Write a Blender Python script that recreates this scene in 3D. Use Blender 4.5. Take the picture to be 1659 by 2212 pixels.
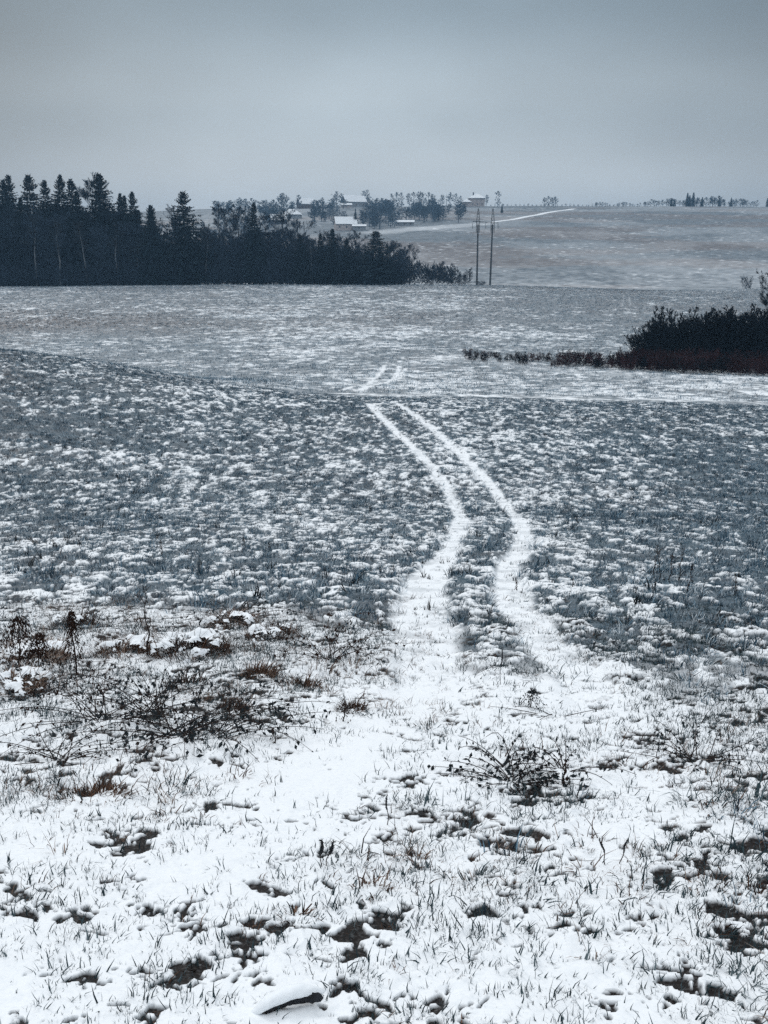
import bpy, math, random
import numpy as np
from mathutils import Vector
random.seed(7)
RNG = np.random.default_rng(11)
for o in list(bpy.data.objects): bpy.data.objects.remove(o)
S = bpy.context.scene
COL = S.collection
PI = math.pi; R = math.radians

# ------------------------------------------------------------------ camera, sky, sun, exposure
FPX = 2300.0; CX, CY = 829.5, 1106.0       # focal length and centre in photo units (1659 x 2212)
PITCH = R(13.8); CAMZ = 1.7
cam = bpy.data.cameras.new('camera'); co = bpy.data.objects.new('camera', cam); COL.objects.link(co)
cam.sensor_fit = 'HORIZONTAL'; cam.sensor_width = 36; cam.lens = 36*FPX/1659
cam.clip_start = 0.05; cam.clip_end = 6000
co.location = (0, 0, CAMZ); co.rotation_euler = (R(90)-PITCH, 0, 0)
S.camera = co
S.render.resolution_x, S.render.resolution_y = 768, 1024
S.view_settings.view_transform = 'Standard'; S.view_settings.look = 'None'
S.view_settings.exposure = 0; S.view_settings.gamma = 1
S.cycles.max_bounces = 5; S.cycles.diffuse_bounces = 2; S.cycles.volume_bounces = 1
S.cycles.glossy_bounces = 1; S.cycles.transmission_bounces = 1; S.cycles.transparent_max_bounces = 4
S.cycles.use_denoising = False

SUN_EL, SUN_AZ = 34, -28                    # overcast: a weak, very soft sun ahead and to the left
w = bpy.data.worlds.new('World'); S.world = w; w.use_nodes = True
nt = w.node_tree; N = nt.nodes; L = nt.links
for n in list(N): N.remove(n)
out = N.new('ShaderNodeOutputWorld'); bg = N.new('ShaderNodeBackground'); bg.inputs[1].default_value = 0.1
sky = N.new('ShaderNodeTexSky'); sky.sky_type = 'NISHITA'; sky.sun_disc = False
sky.sun_elevation = R(SUN_EL); sky.sun_rotation = R(SUN_AZ); sky.air_density = 1.5; sky.dust_density = 4
geo = N.new('ShaderNodeTexCoord')
sep = N.new('ShaderNodeSeparateXYZ'); L.new(geo.outputs['Generated'], sep.inputs[0])
mp = N.new('ShaderNodeMapping'); mp.inputs['Scale'].default_value = (1.6, 1.6, 3.6); L.new(geo.outputs['Generated'], mp.inputs[0])
no = N.new('ShaderNodeTexNoise'); no.inputs['Scale'].default_value = 2.3; no.inputs['Detail'].default_value = 6; no.inputs['Roughness'].default_value = .45
L.new(mp.outputs[0], no.inputs['Vector'])
# elevation (z) -> overcast cloud brightness, low bands then the bright upper deck
ramp = N.new('ShaderNodeValToRGB'); L.new(sep.outputs['Z'], ramp.inputs[0])
cr = ramp.color_ramp; cr.interpolation = 'EASE'
SKY = [(0.0, (7.9, 8.1, 8.3)), (0.05, (6.7, 7.35, 7.8)), (0.12, (4.8, 5.55, 6.1)), (0.21, (2.85, 3.6, 4.2)), (0.34, (4.6, 5.4, 6.0)), (0.6, (11.6, 12.4, 13.1)), (1.0, (16, 16.7, 17.4))]
while len(cr.elements) < len(SKY): cr.elements.new(.5)
for e, (p, c) in zip(cr.elements, SKY): e.position = p; e.color = (*[v/20 for v in c], 1)
sc_ = N.new('ShaderNodeVectorMath'); sc_.operation = 'SCALE'; L.new(ramp.outputs[0], sc_.inputs[0])
mr = N.new('ShaderNodeMapRange'); mr.inputs['From Min'].default_value = .3; mr.inputs['From Max'].default_value = .7
mr.inputs['To Min'].default_value = 17.4; mr.inputs['To Max'].default_value = 22.6
L.new(no.outputs[0], mr.inputs['Value']); 
# the sky brightens towards the middle of the view (x=0), darkening to either side
ab = N.new('ShaderNodeMath'); ab.operation = 'MULTIPLY'; L.new(sep.outputs['X'], ab.inputs[0]); L.new(sep.outputs['X'], ab.inputs[1])
m2 = N.new('ShaderNodeMath'); m2.operation = 'MULTIPLY_ADD'; L.new(ab.outputs[0], m2.inputs[0]); m2.inputs[1].default_value = -3.2; m2.inputs[2].default_value = 1.0
m3 = N.new('ShaderNodeMath'); m3.operation = 'MAXIMUM'; L.new(m2.outputs[0], m3.inputs[0]); m3.inputs[1].default_value = .66
m4 = N.new('ShaderNodeMath'); m4.operation = 'MULTIPLY'; L.new(m3.outputs[0], m4.inputs[0]); L.new(mr.outputs[0], m4.inputs[1])
L.new(m4.outputs[0], sc_.inputs['Scale'])
mx = N.new('ShaderNodeMix'); mx.data_type = 'RGBA'; mx.inputs[0].default_value = 0.965
L.new(sky.outputs[0], mx.inputs[6]); L.new(sc_.outputs[0], mx.inputs[7])
L.new(mx.outputs[2], bg.inputs[0]); L.new(bg.outputs[0], out.inputs[0])

sl = bpy.data.lights.new('sun', 'SUN'); sl.energy = 1.0; sl.angle = R(18); sl.color = (1, .97, .93)
so = bpy.data.objects.new('sun', sl); COL.objects.link(so)
dv = Vector((math.sin(R(SUN_AZ))*math.cos(R(SUN_EL)), math.cos(R(SUN_AZ))*math.cos(R(SUN_EL)), math.sin(R(SUN_EL))))
so.rotation_euler = dv.to_track_quat('Z', 'Y').to_euler()

# ------------------------------------------------------------------ helpers
def ss(a, b, x):
    t = np.clip((x-a)/(b-a), 0, 1); return t*t*(3-2*t)
_T = np.random.default_rng(5).random((256, 256)).astype(np.float32)
def vn(x, y, s=1.0, sd=0):
    a = .7+sd*1.13; c, d = math.cos(a), math.sin(a)
    u = (x*c-y*d)/s+sd*17.3; v = (x*d+y*c)/s-sd*9.1
    iu = np.floor(u); iv = np.floor(v); fu = u-iu; fv = v-iv
    iu = iu.astype(np.int64) & 255; iv = iv.astype(np.int64) & 255; ju = (iu+1) & 255; jv = (iv+1) & 255
    fu = fu*fu*(3-2*fu); fv = fv*fv*(3-2*fv)
    return (_T[iu, iv]*(1-fu)+_T[ju, iv]*fu)*(1-fv)+(_T[iu, jv]*(1-fu)+_T[ju, jv]*fu)*fv
def fbm(x, y, s, o=4, sd=0, g=.5):
    r = 0; a = 1; t = 0
    for i in range(o):
        r = r+a*vn(x, y, s/2**i, sd+i); t += a; a *= g
    return r/t

def patch(X, Y):
    def g(sc, sd): return .42*vn(X*1.25, Y*.5, sc, sd)+.33*vn(X*1.2, Y*.7, sc*.47, sd+5)+.25*vn(X, Y, sc*.23, sd+9)
    w = ss(15, 55, Y)
    return .80*(g(.20, 41)*(1-w)+g(.30, 51)*w)+.10*vn(X, Y, 1.3, 45)+.10*vn(X, Y, 3.6, 44)
KY = [-60, -20, 0, 12, 29, 40, 50, 58, 66, 78, 95, 115, 150, 200, 250, 275, 287, 300, 340, 400, 450, 650, 850, 1000, 1100, 1400, 2300]
KZ = [6.0, 2.3, -1.7, -3.9, -7.02, -8.0, -8.45, -8.7, -9.1, -10.2, -11.3, -12.0, -12.2, -11.1, -9.3, -8.6, -8.5, -9.0, -12.5, -15, -14, 8.8, 27.5, 39.3, 41.5, 34, 20]
_u = np.linspace(np.arcsinh(-60/5), np.arcsinh(2300/5), 3000)
_z = np.interp(5*np.sinh(_u), KY, KZ)
_k = np.hanning(61); _k /= _k.sum()
_z = np.convolve(np.pad(_z, 30, mode='edge'), _k, mode='valid')
def gz(X, Y):
    X = np.asarray(X, float); Y = np.asarray(Y, float)
    z = np.interp(np.arcsinh(Y/5), _u, _z)+CAMZ
    wN = ss(18, 60, Y)*(1-ss(68, 100, Y))
    z = z+wN*np.where(X < 0, 3.0*ss(0, 30, -X)*1.15, -.9*ss(0, 40, X))
    z = z-1.5*np.exp(-((X-78)/36.)**2)*ss(200, 270, Y)*(1-ss(300, 360, Y)) - .5*ss(-40, -100, X)*ss(200, 270, Y)
    z = z-6*ss(-90, -330, X)*ss(600, 950, Y)
    z = z+.22*(fbm(X, Y, 9, 2, 3)-.5)*ss(6, 20, Y)*(1-ss(250, 300, Y))
    z = z+3.0*(fbm(X, Y, 90, 3, 8)-.5)*ss(380, 500, Y)
    return z
def proj(X, Y, Z):
    Z = Z-CAMZ
    d = Y*math.cos(PITCH)-Z*math.sin(PITCH); d = np.maximum(d, .05)
    return CX+FPX*X/d, CY-FPX*(Y*math.sin(PITCH)+Z*math.cos(PITCH))/d
def hit(px, py, ymin=1.0, ymax=2000.):
    a = (px-CX)/FPX; b = (CY-py)/FPX
    dy = math.cos(PITCH)+b*math.sin(PITCH); dz = -math.sin(PITCH)+b*math.cos(PITCH)
    Y = np.geomspace(ymin, ymax, 3000); X = Y*a/dy; Z = CAMZ+Y*dz/dy
    k = np.nonzero(Z < gz(X, Y))[0]
    i = k[0] if len(k) else len(Y)-1
    y = Y[i]; x = y*a/dy
    return float(x), float(y), float(gz(x, y))
def atY(px, Y):
    x = (px-CX)/FPX*(Y*math.cos(PITCH)+(CAMZ-float(gz((px-CX)/FPX*Y, Y)))*math.sin(PITCH))
    return x, Y, float(gz(x, Y))

def link(name, me, mat=None, parent=None, loc=None):
    o = bpy.data.objects.new(name, me); COL.objects.link(o)
    if mat is not None and not me.materials: me.materials.append(mat)
    if parent is not None: o.parent = parent
    if loc is not None: o.location = loc
    return o
def tag(o, label=None, cat=None, group=None, kind=None):
    if label: o['label'] = label
    if cat: o['category'] = cat
    if group: o['group'] = group
    if kind: o['kind'] = kind
    return o
def thing(name, label, cat, loc, rz=0, group=None, sc=1):
    o = bpy.data.objects.new(name, None); COL.objects.link(o); o.empty_display_size = .2
    o.location = loc; o.rotation_euler = (0, 0, rz)
    o.scale = (sc, sc, sc) if not isinstance(sc, tuple) else sc
    return tag(o, label, cat, group)
def mesh(name, V, F, mats=None, mi=None, smooth=False, attrs=None):
    """V (n,3); F array (m,k) or list of such arrays"""
    if not isinstance(F, list) or np.ndim(F[0][0]) == 0: F = [F]
    F = [np.asarray(f, np.int32) for f in F if len(f)]
    me = bpy.data.meshes.new(name)
    V = np.asarray(V, np.float32)
    tot = np.concatenate([np.full(len(f), f.shape[1], np.int32) for f in F])
    lv = np.concatenate([f.ravel() for f in F])
    me.vertices.add(len(V)); me.vertices.foreach_set('co', V.ravel())
    me.loops.add(len(lv)); me.loops.foreach_set('vertex_index', lv)
    me.polygons.add(len(tot)); st = np.zeros(len(tot), np.int32); st[1:] = np.cumsum(tot)[:-1]
    me.polygons.foreach_set('loop_start', st); me.polygons.foreach_set('loop_total', tot)
    if mi is not None: me.polygons.foreach_set('material_index', np.asarray(mi, np.int32))
    me.polygons.foreach_set('use_smooth', np.full(len(tot), smooth))
    for m in (mats or []): me.materials.append(m)
    for k, v in (attrs or {}).items():
        a = me.attributes.new(k, 'FLOAT', 'POINT'); a.data.foreach_set('value', np.asarray(v, np.float32))
    me.update(calc_edges=True)
    return me
def nrm(v): return v/np.maximum(np.linalg.norm(v, axis=-1, keepdims=True), 1e-9)
def tubes(P0, P1, R0, R1, k=3):
    """open k-sided frusta between point arrays"""
    P0 = np.asarray(P0, float).reshape(-1, 3); P1 = np.asarray(P1, float).reshape(-1, 3); n = len(P0)
    R0 = np.broadcast_to(R0, n)[:, None]; R1 = np.broadcast_to(R1, n)[:, None]
    d = nrm(P1-P0); up = np.where(np.abs(d[:, 2:3]) > .9, [[1, 0, 0]], [[0, 0, 1]])
    a = nrm(np.cross(d, up)); b = np.cross(d, a)
    vs = []
    for j in range(k):
        t = 2*PI*j/k; vs.append(P0+R0*(a*math.cos(t)+b*math.sin(t)))
    for j in range(k):
        t = 2*PI*j/k; vs.append(P1+R1*(a*math.cos(t)+b*math.sin(t)))
    V = np.stack(vs, 1).reshape(-1, 3); base = np.arange(n)[:, None]*2*k
    F = np.concatenate([base+np.array([[j, (j+1) % k, k+(j+1) % k, k+j]]) for j in range(k)])
    return V, F
def leaves(P, D, Nn, Ln, W):
    """pointed four-sided leaves from P along D, width across Nn x D"""
    s = nrm(np.cross(D, Nn)); Ln = np.broadcast_to(Ln, len(P))[:, None]; W = np.broadcast_to(W, len(P))[:, None]
    mid = P+D*Ln*.45
    V = np.stack([P, mid+s*W*.5, P+D*Ln+Nn*Ln*-.12, mid-s*W*.5], 1).reshape(-1, 3)
    return V, np.arange(len(P))[:, None]*4+np.array([[0, 1, 2, 3]])
def join(parts):
    V = []; F = {}; n = 0
    for v, f in parts:
        if isinstance(f, list):
            for q in f: F.setdefault(q.shape[1], []).append(q+n)
            V.append(v); n += len(v); continue
        V.append(v); F.setdefault(f.shape[1], []).append(f+n); n += len(v)
    return np.concatenate(V), [np.concatenate(x) for x in F.values()]
def box(x0, x1, y0, y1, z0, z1):
    V = np.array([[x, y, z] for z in (z0, z1) for y in (y0, y1) for x in (x0, x1)], float)
    return V, np.array([[0, 2, 3, 1], [4, 5, 7, 6], [0, 1, 5, 4], [2, 6, 7, 3], [0, 4, 6, 2], [1, 3, 7, 5]])

# ------------------------------------------------------------------ materials
def mat(name, col, rough=.85, var=.25, vscale=3.0, spec=.2, obj_var=0.0, bump=0, coord='Object'):
    m = bpy.data.materials.new(name); m.use_nodes = True; t = m.node_tree; n = t.nodes; l = t.links
    b = n['Principled BSDF']; b.inputs['Roughness'].default_value = rough; b.inputs['Specular IOR Level'].default_value = spec
    tc = n.new('ShaderNodeTexCoord'); ns = n.new('ShaderNodeTexNoise'); ns.inputs['Scale'].default_value = vscale; ns.inputs['Detail'].default_value = 4
    l.new(tc.outputs[coord], ns.inputs['Vector'])
    mr = n.new('ShaderNodeMapRange'); mr.inputs['From Min'].default_value = .3; mr.inputs['From Max'].default_value = .7
    mr.inputs['To Min'].default_value = 1-var; mr.inputs['To Max'].default_value = 1+var; l.new(ns.outputs[0], mr.inputs['Value'])
    v = n.new('ShaderNodeVectorMath'); v.operation = 'SCALE'; v.inputs[0].default_value = col; l.new(mr.outputs[0], v.inputs['Scale'])
    o = v.outputs[0]
    if obj_var:
        oi = n.new('ShaderNodeObjectInfo'); m2 = n.new('ShaderNodeMapRange'); m2.inputs['To Min'].default_value = 1-obj_var; m2.inputs['To Max'].default_value = 1+obj_var
        l.new(oi.outputs['Random'], m2.inputs['Value']); v2 = n.new('ShaderNodeVectorMath'); v2.operation = 'SCALE'; l.new(o, v2.inputs[0]); l.new(m2.outputs[0], v2.inputs['Scale']); o = v2.outputs[0]
    l.new(o, b.inputs['Base Color'])
    if bump:
        bp = n.new('ShaderNodeBump'); bp.inputs['Strength'].default_value = bump; l.new(ns.outputs[0], bp.inputs['Height']); l.new(bp.outputs[0], b.inputs['Normal'])
    return m
def grass_mat(name, cols):
    """blade colour picked by the per-blade 'tint' attribute, shifted per tuft"""
    m = bpy.data.materials.new(name); m.use_nodes = True; t = m.node_tree; n = t.nodes; l = t.links
    b = n['Principled BSDF']; b.inputs['Roughness'].default_value = .8; b.inputs['Specular IOR Level'].default_value = .15
    at = n.new('ShaderNodeAttribute'); at.attribute_name = 'tint'
    oi = n.new('ShaderNodeObjectInfo')
    ad = n.new('ShaderNodeMath'); ad.operation = 'MULTIPLY_ADD'; l.new(oi.outputs['Random'], ad.inputs[0]); ad.inputs[1].default_value = .8; ad.inputs[2].default_value = -.4
    a2 = n.new('ShaderNodeMath'); a2.operation = 'ADD'; l.new(ad.outputs[0], a2.inputs[0]); l.new(at.outputs['Fac'], a2.inputs[1])
    r = n.new('ShaderNodeValToRGB'); l.new(a2.outputs[0], r.inputs[0])
    while len(r.color_ramp.elements) < len(cols): r.color_ramp.elements.new(.5)
    for e, (p, c) in zip(r.color_ramp.elements, cols): e.position = p; e.color = (*c, 1)
    l.new(r.outputs[0], b.inputs['Base Color'])
    return m
M = dict(
    snow=mat('snow_cover', (.84, .87, .9), .7, .04, 20, .3, bump=.25),
    bark=mat('dark_bark', (.02, .023, .027), .9, .3, 2, .1, .25),
    birch=mat('birch_bark', (.16, .17, .18), .85, .5, 1.2, .1, .2),
    twig=mat('twig', (.034, .052, .076), .9, .3, .3, .1, .3),
    twig_pale=mat('pale_twig', (.03, .038, .046), .9, .3, .3, .1, .3),
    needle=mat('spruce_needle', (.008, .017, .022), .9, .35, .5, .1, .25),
    fartree=mat('far_tree_twig', (.085, .125, .165), .9, .3, .2, .1, .25),  # distance haze put into the colour: twigs paler and bluer than up close
    shrub=mat('shrub_twig', (.008, .011, .015), .9, .35, .6, .1, .25),
    redshrub=mat('red_brown_stem', (.05, .024, .026), .9, .4, .8, .1, .3),
    concrete=mat('pole_concrete', (.07, .08, .09), .9, .2, 1, .2),
    steel=mat('weathered_steel', (.05, .06, .07), .6, .2, 3, .3),
    glassins=mat('insulator_glass', (.05, .07, .08), .3, .1, 3, .5),
    deadleaf=mat('wilted_leaf', (.030, .016, .012), .9, .4, 30, .1),
    darkleaf=mat('dark_leaf', (.014, .020, .024), .8, .4, 20, .2),
    stem=mat('dry_stem', (.03, .022, .02), .9, .3, 20, .1),
    wall_brown=mat('timber_wall', (.16, .13, .12), .9, .2, .5, .1),
    wall_dark=mat('dark_wall', (.09, .09, .1), .9, .2, .5, .1),
    wall_pale=mat('pale_wall', (.52, .46, .44), .9, .1, .5, .1),
    wall_grey=mat('grey_wall', (.28, .3, .32), .9, .2, .5, .1),
    glass=mat('window_glass', (.03, .04, .05), .2, .1, 1, .5),
    charwood=mat('charred_wood', (.012, .014, .018), .75, .5, 25, .3, bump=.6),
    cutwood=mat('weathered_wood', (.07, .06, .055), .85, .35, 40, .2, bump=.4),
)
G_green = grass_mat('short_grass', [(0, (.018, .034, .040)), (.45, (.04, .068, .078)), (.8, (.085, .12, .135)), (1, (.16, .2, .21))])
G_brown = grass_mat('dead_grass', [(0, (.014, .008, .006)), (.4, (.06, .028, .016)), (.75, (.15, .085, .055)), (1, (.34, .28, .24))])
G_frost = grass_mat('frosted_grass', [(0, (.006, .017, .028)), (.35, (.024, .064, .100)), (.6, (.070, .145, .210)), (.8, (.22, .345, .435)), (1, (.80, .85, .88))])
G_weed = grass_mat('dark_weed', [(0, (.010, .012, .014)), (.5, (.03, .035, .038)), (1, (.08, .07, .06))])

# ------------------------------------------------------------------ cover maps (read from the photo, living on the ground)
TX = np.arange(12)*150.8
def table(rows):
    ys = np.array([r[0] for r in rows], float); T = np.array([[int(c) for c in r[1]] for r in rows], float)/9
    def f(px, py):
        i = np.clip(np.interp(py, ys, np.arange(len(ys))), 0, len(ys)-1.001); j = np.clip(px/150.8, 0, 10.999)
        a = i.astype(int); b = j.astype(int); fi = i-a; fj = j-b
        return (T[a, b]*(1-fj)+T[a, b+1]*fj)*(1-fi)+(T[a+1, b]*(1-fj)+T[a+1, b+1]*fj)*fi
    return f
D_near = table([(760, '987777777788'), (860, '988777666778'), (900, '998888777899'), (1000, '778776555799'),  # grass cover; brighter mid-field centre put in as thinner grass
    (1100, '788776666899'), (1200, '998877777899'), (1280, '999988778899'), (1340, '789988767799'), (1390, '555667656788'), (1450, '555555444577'), (1475, '555554333467'),
    (1500, '555542122368'), (1560, '556641112268'), (1620, '545510135459'), (1700, '553100345369'), (1760, '443201455459'),
    (1850, '333223565448'), (1950, '333344443468'), (2050, '333344443346'), (2130, '333334432235'), (2212, '333444433336')])
B_near = table([(760, '311111111111'), (900, '211011100011'), (1100, '110111111110'), (1280, '221111111111'), (1340, '676552211111'),
    (1400, '999986422111'), (1480, '899997532123'), (1560, '678975421345'), (1640, '567752113556'), (1720, '566411134566'),
    (1800, '221112466577'), (1900, '221113665568'), (2000, '111123432357'), (2100, '111122221124'), (2212, '111111111124')])
D_far = table([(600, '899999888999'), (640, '888888888999'), (700, '999988888899'), (745, '777777777777'), (780, '887766666666'), (850, '887776666666'), (900, '666666666666')])
B_far = table([(600, '344433444433'), (650, '333323333444'), (700, '876544432222'), (740, '211111111111'), (850, '111111111111')])
RUTS = [[(940, 1520), (935, 1440), (925, 1380), (903, 1300), (925, 1240), (975, 1180), (1000, 1120), (978, 1065), (925, 995), (865, 940), (818, 895), (795, 872)],
        [(1330, 1640), (1320, 1560), (1260, 1470), (1200, 1405), (1150, 1340), (1090, 1280), (1098, 1220), (1138, 1165), (1115, 1110), (1062, 1040), (1000, 985), (935, 925), (885, 888), (848, 868)]]
RUTS_FAR = [[(831, 789), (822, 806), (800, 826), (778, 843), (764, 858)], [(845, 786), (863, 791), (858, 808), (845, 824), (800, 834), (782, 852)], [(806, 828), (765, 834), (735, 851)],
            [(878, 795), (868, 806), (862, 818)], [(1348, 637), (1346, 648), (1344, 662)], [(1358, 637), (1360, 648), (1362, 660)]]
LANES = [[(870, 787), (960, 778), (1020, 775), (1120, 790), (1250, 802), (1400, 815), (1560, 833), (1659, 845)]]
def world_line(pts, ymin, ymax):
    return np.array([hit(x, y, ymin, ymax)[:2] for x, y in pts])
RW = [world_line(r, 2, 66) for r in RUTS]; RF = [world_line(r, 80, 290) for r in RUTS_FAR]; LN = [world_line(r, 80, 290) for r in LANES]
ROAD = world_line([(1060, 481), (1069, 479), (1120, 472), (1155, 465), (1185, 458.5), (1240, 451)], 420, 1100)
def dist_line(X, Y, P):
    d = np.full(X.shape, 1e9)
    for a, b in zip(P[:-1], P[1:]):
        v = b-a; q = np.clip(((X-a[0])*v[0]+(Y-a[1])*v[1])/(v@v+1e-9), 0, 1)
        d = np.minimum(d, np.hypot(X-a[0]-q*v[0], Y-a[1]-q*v[1]))
    return d
def smooth_line(P, k=3):
    for _ in range(k):
        Q = [P[0]]
        for a, b in zip(P[:-1], P[1:]): Q += [a*.75+b*.25, a*.25+b*.75]
        P = np.array(Q+[P[-1]])
    return P
RW = [smooth_line(p, 2) for p in RW]; ROAD = smooth_line(ROAD, 2); STRIP = world_line([(815, 502), (870, 497), (930, 492), (1030, 485)], 420, 1100)
HOLES = [(143, 1946, 30), (150, 1967, 40), (290, 1897, 30), (280, 1955, 34), (355, 1932, 34), (265, 1978, 60), (205, 1998, 42), (268, 1995, 48), (235, 1822, 30), (168, 1857, 22),
    (10, 2027, 30), (185, 2142, 26), (205, 2168, 38), (238, 2180, 26), (350, 2082, 48), (440, 2087, 34), (410, 2128, 26), (495, 2037, 26), (690, 1838, 30), (730, 1955, 40), (640, 1990, 34),
    (330, 2172, 28), (480, 2176, 30), (45, 2203, 28), (325, 2208, 50), (60, 1870, 20), (25, 2055, 30), (570, 2060, 22), (928, 1862, 34), (960, 1912, 22), (1165, 1915, 50), (1215, 1902, 50), (1330, 1935, 60),
    (1225, 1940, 30), (1240, 1968, 34), (1100, 2068, 30), (1517, 1905, 44), (1540, 1928, 50), (1490, 2096, 34), (1580, 2150, 50), (1640, 2178, 44), (1620, 2208, 40), (1510, 1800, 50), (1630, 1930, 40),
    (1270, 2147, 24), (1440, 1860, 26), (830, 1905, 30), (1040, 1880, 22), (1150, 1950, 20), (1350, 1470, 30), (1315, 1482, 26), (1345, 1510, 44), (1355, 1535, 40), (1370, 1545, 50), (1345, 1562, 50), (1370, 1580, 50), (1385, 1592, 46),
    (1285, 1590, 40), (1290, 1608, 34), (1285, 1630, 34), (1405, 1590, 30), (1400, 1640, 34), (1250, 1690, 40), (1140, 1690, 50), (1090, 1650, 30), (1100, 1700, 50), (1060, 1670, 34), (390, 1720, 50), (200, 1722, 60), (370, 1640, 60), (420, 1600, 50), (330, 1590, 40),
    (60, 1480, 60), (20, 1510, 50), (60, 1420, 70), (165, 1420, 40), (160, 1350, 50), (280, 1405, 60), (420, 1412, 70), (500, 1350, 60), (590, 1370, 50), (860, 1990, 26), (700, 2080, 22)]
HOLES_W = []
for x, y, wd in HOLES:
    hx, hy, _ = hit(x, y, 1.5, 60); dpt = math.hypot(hy, CAMZ-float(gz(hx, hy)))
    HOLES_W.append((hx, hy, min(wd, 38)*.40*dpt/FPX))

# ------------------------------------------------------------------ the land: one seamless sheet, split by what it is
def build_ground():
    ys = [-50., -35, -22, -14, -8, -4, -1.5, 0, .8, 1.4, 1.8]
    y = 2.0
    while y < 2290:
        ys.append(y)
        y += y*(.0026 if y < 14 else .0036 if y < 70 else .0042 if y < 290 else .0035 if y < 1120 else .03)
    ys.append(2290.); ys = np.array(ys)
    uc = np.linspace(-1, 1, 861)
    ex = np.array([1.03, 1.07, 1.12, 1.2, 1.3, 1.45, 1.7, 2.1, 2.8, 4, 7, 12, 20])
    ex = ex-1; mg = np.arange(1, 221)/220.     # a band of fine columns each side of the view, then coarse ones to the horizon
    hw = .42*np.maximum(ys, 0)+.35
    # outer columns fan out to a fixed width so that the sheet reaches the horizon on both sides
    lim = 1450.0; e = (ex/19)**1.5
    side = np.concatenate([hw[:, None]+2.6*mg[None, :], ((hw+2.6)[:, None]*(1+.25*ex[None, :]))*(1-e)+lim*e], 1)
    X = np.concatenate([-side[:, ::-1], hw[:, None]*uc[None, :], side], 1); u = X[0]
    Y = np.repeat(ys[:, None], len(u), 1)
    Z = gz(X, Y); px, py = proj(X, Y, Z)
    near = Y < 72
    D = np.where(near, D_near(px, py), D_far(px, py)); B = np.where(near, B_near(px, py), B_far(px, py))
    sp = np.maximum(.0011*np.abs(Y), .001)
    def att(wave): return np.clip((wave/sp-2.5)/3, 0, 1)
    # snow lumps over short turf
    fg = 1-ss(9, 14, Y)
    Dl = ss(.1, .6, D)
    zz = .06*(fbm(X, Y, 1.6, 2, 1)-.5)*att(.8)*(.4+.6*ss(3, 20, Y)) + att(.2)*.04*(fbm(X, Y, .38, 2, 4)-.5)*(.5+.9*Dl)
    zz += att(.08)*.013*(.5-np.abs(vn(X, Y, .1, 6)-.5)*2)*(.6+.6*Dl) + att(.04)*.010*(vn(X, Y, .05, 9)-.5)*(.6+.8*Dl) + att(.015)*.002*(vn(X, Y, .02, 12)-.5)
    # bare holes
    wx = X+.05*(vn(X, Y, .07, 24)-.5); wy = Y+.05*(vn(X, Y, .07, 25)-.5)
    n = .30*vn(wx*.8, wy, .15, 21)+.28*vn(wx, wy, .07, 22)+.22*vn(wx, wy, .036, 23)+.20*vn(wx, wy, .018, 26)
    H = np.zeros_like(X)
    for hx, hy, r in HOLES_W:
        i0, i1 = np.searchsorted(ys, [hy-3*r-.3, hy+3*r+.3])
        sl_ = slice(i0, i1); H[sl_] = np.maximum(H[sl_], np.exp(-(((X[sl_]-hx)/(r*1.25))**2+((Y[sl_]-hy)/(r*.95))**2)))
    thr = .665-.11*D-.02*B+.1*ss(.12, .0, D)
    soilN = ss(thr-.01, thr+.035, n)*(.5+.5*att(.1))
    soilH = ss(.50, .58, H*.42+(n-.5)*2.1)
    soil = np.maximum(soilN, soilH)*near
    rut = np.zeros_like(X)
    for P in RW: 
        d = dist_line(X, Y, P)+.22*(fbm(X, Y, .45, 3, 31)-.5); wob = .19+.06*ss(30, 60, Y)+(.10 if P is RW[0] else .02)*ss(17, 11, Y); rut = np.maximum(rut, 1-ss(wob*.7, wob*1.35, d))
    rut *= ss(5.6, 7.5, Y)
    for P in RF: rut = np.maximum(rut, (1-ss(.1, .42, dist_line(X, Y, P)+.3*(fbm(X, Y, 1.2, 2, 32)-.5)))*(.45 if P[0][1] > 180 else 1))
    lane = np.zeros_like(X)
    for P in LN: lane = np.maximum(lane, 1-ss(1.5, 4.5, dist_line(X, Y, P)))
    lane *= (Y > 80)
    road = (1-ss(1.2, 3.6, dist_line(X, Y, ROAD)))*(Y > 400)
    # mid field: frosted grass and snow in fine patches
    mf = ss(5, 9, Y)*near*ss(.3, .55, D)*(1-.9*ss(.25, .5, B)*(Y < 12))
    n2 = patch(X, Y)
    cov_mid = ss(.33+.22*D, .43+.22*D, n2)
    big = fbm(X, Y, 6, 3, 51)-.5
    n3 = .35*vn(X, Y, .6, 61)+.3*vn(X, Y, 1.5, 62)+.2*vn(X, Y, .28, 63)+.15*vn(X, Y, 5, 64)
    cov_far = .2+.8*ss(.16+.42*D, .42+.42*D, n3+.04+.3*(fbm(X, Y, 24, 3, 65)-.5))
    n4 = .34*fbm(X, Y, 26, 3, 71)+.36*vn(X, Y, 3.2, 72)+.3*vn(X, Y, 1.6, 73)
    strip = ss(-30, -60, (Y-560))*0
    cov_hill = .02+.40*ss(.64, .80, n4)+.12*ss(.42, .6, fbm(X, Y, 60, 3, 74))+.12*vn(X, Y, 2.5, 75)
    cov_hill += .20*(1-ss(430, 600, Y))*ss(.3, .6, n4)
    cov_hill += .32*(1-ss(5, 16, dist_line(X, Y, STRIP)+8*(fbm(X, Y, 12, 2, 76)-.5)))
    snow = np.where(near, (1-soil)*(1-mf*(1-cov_mid)*.92), cov_far)
    snow = np.where(Y > 292, cov_hill, snow)
    snow = np.maximum(snow, rut*(.72+.28*ss(.3, .6, fbm(X, Y, .22, 3, 33)))*(1-soilH*near)); snow = np.maximum(snow, lane*(.35+.3*cov_far)); snow = np.maximum(snow, road)
    soilv = np.where(Y < 12, soil, 0)*(1-ss(9, 12, Y))
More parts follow.
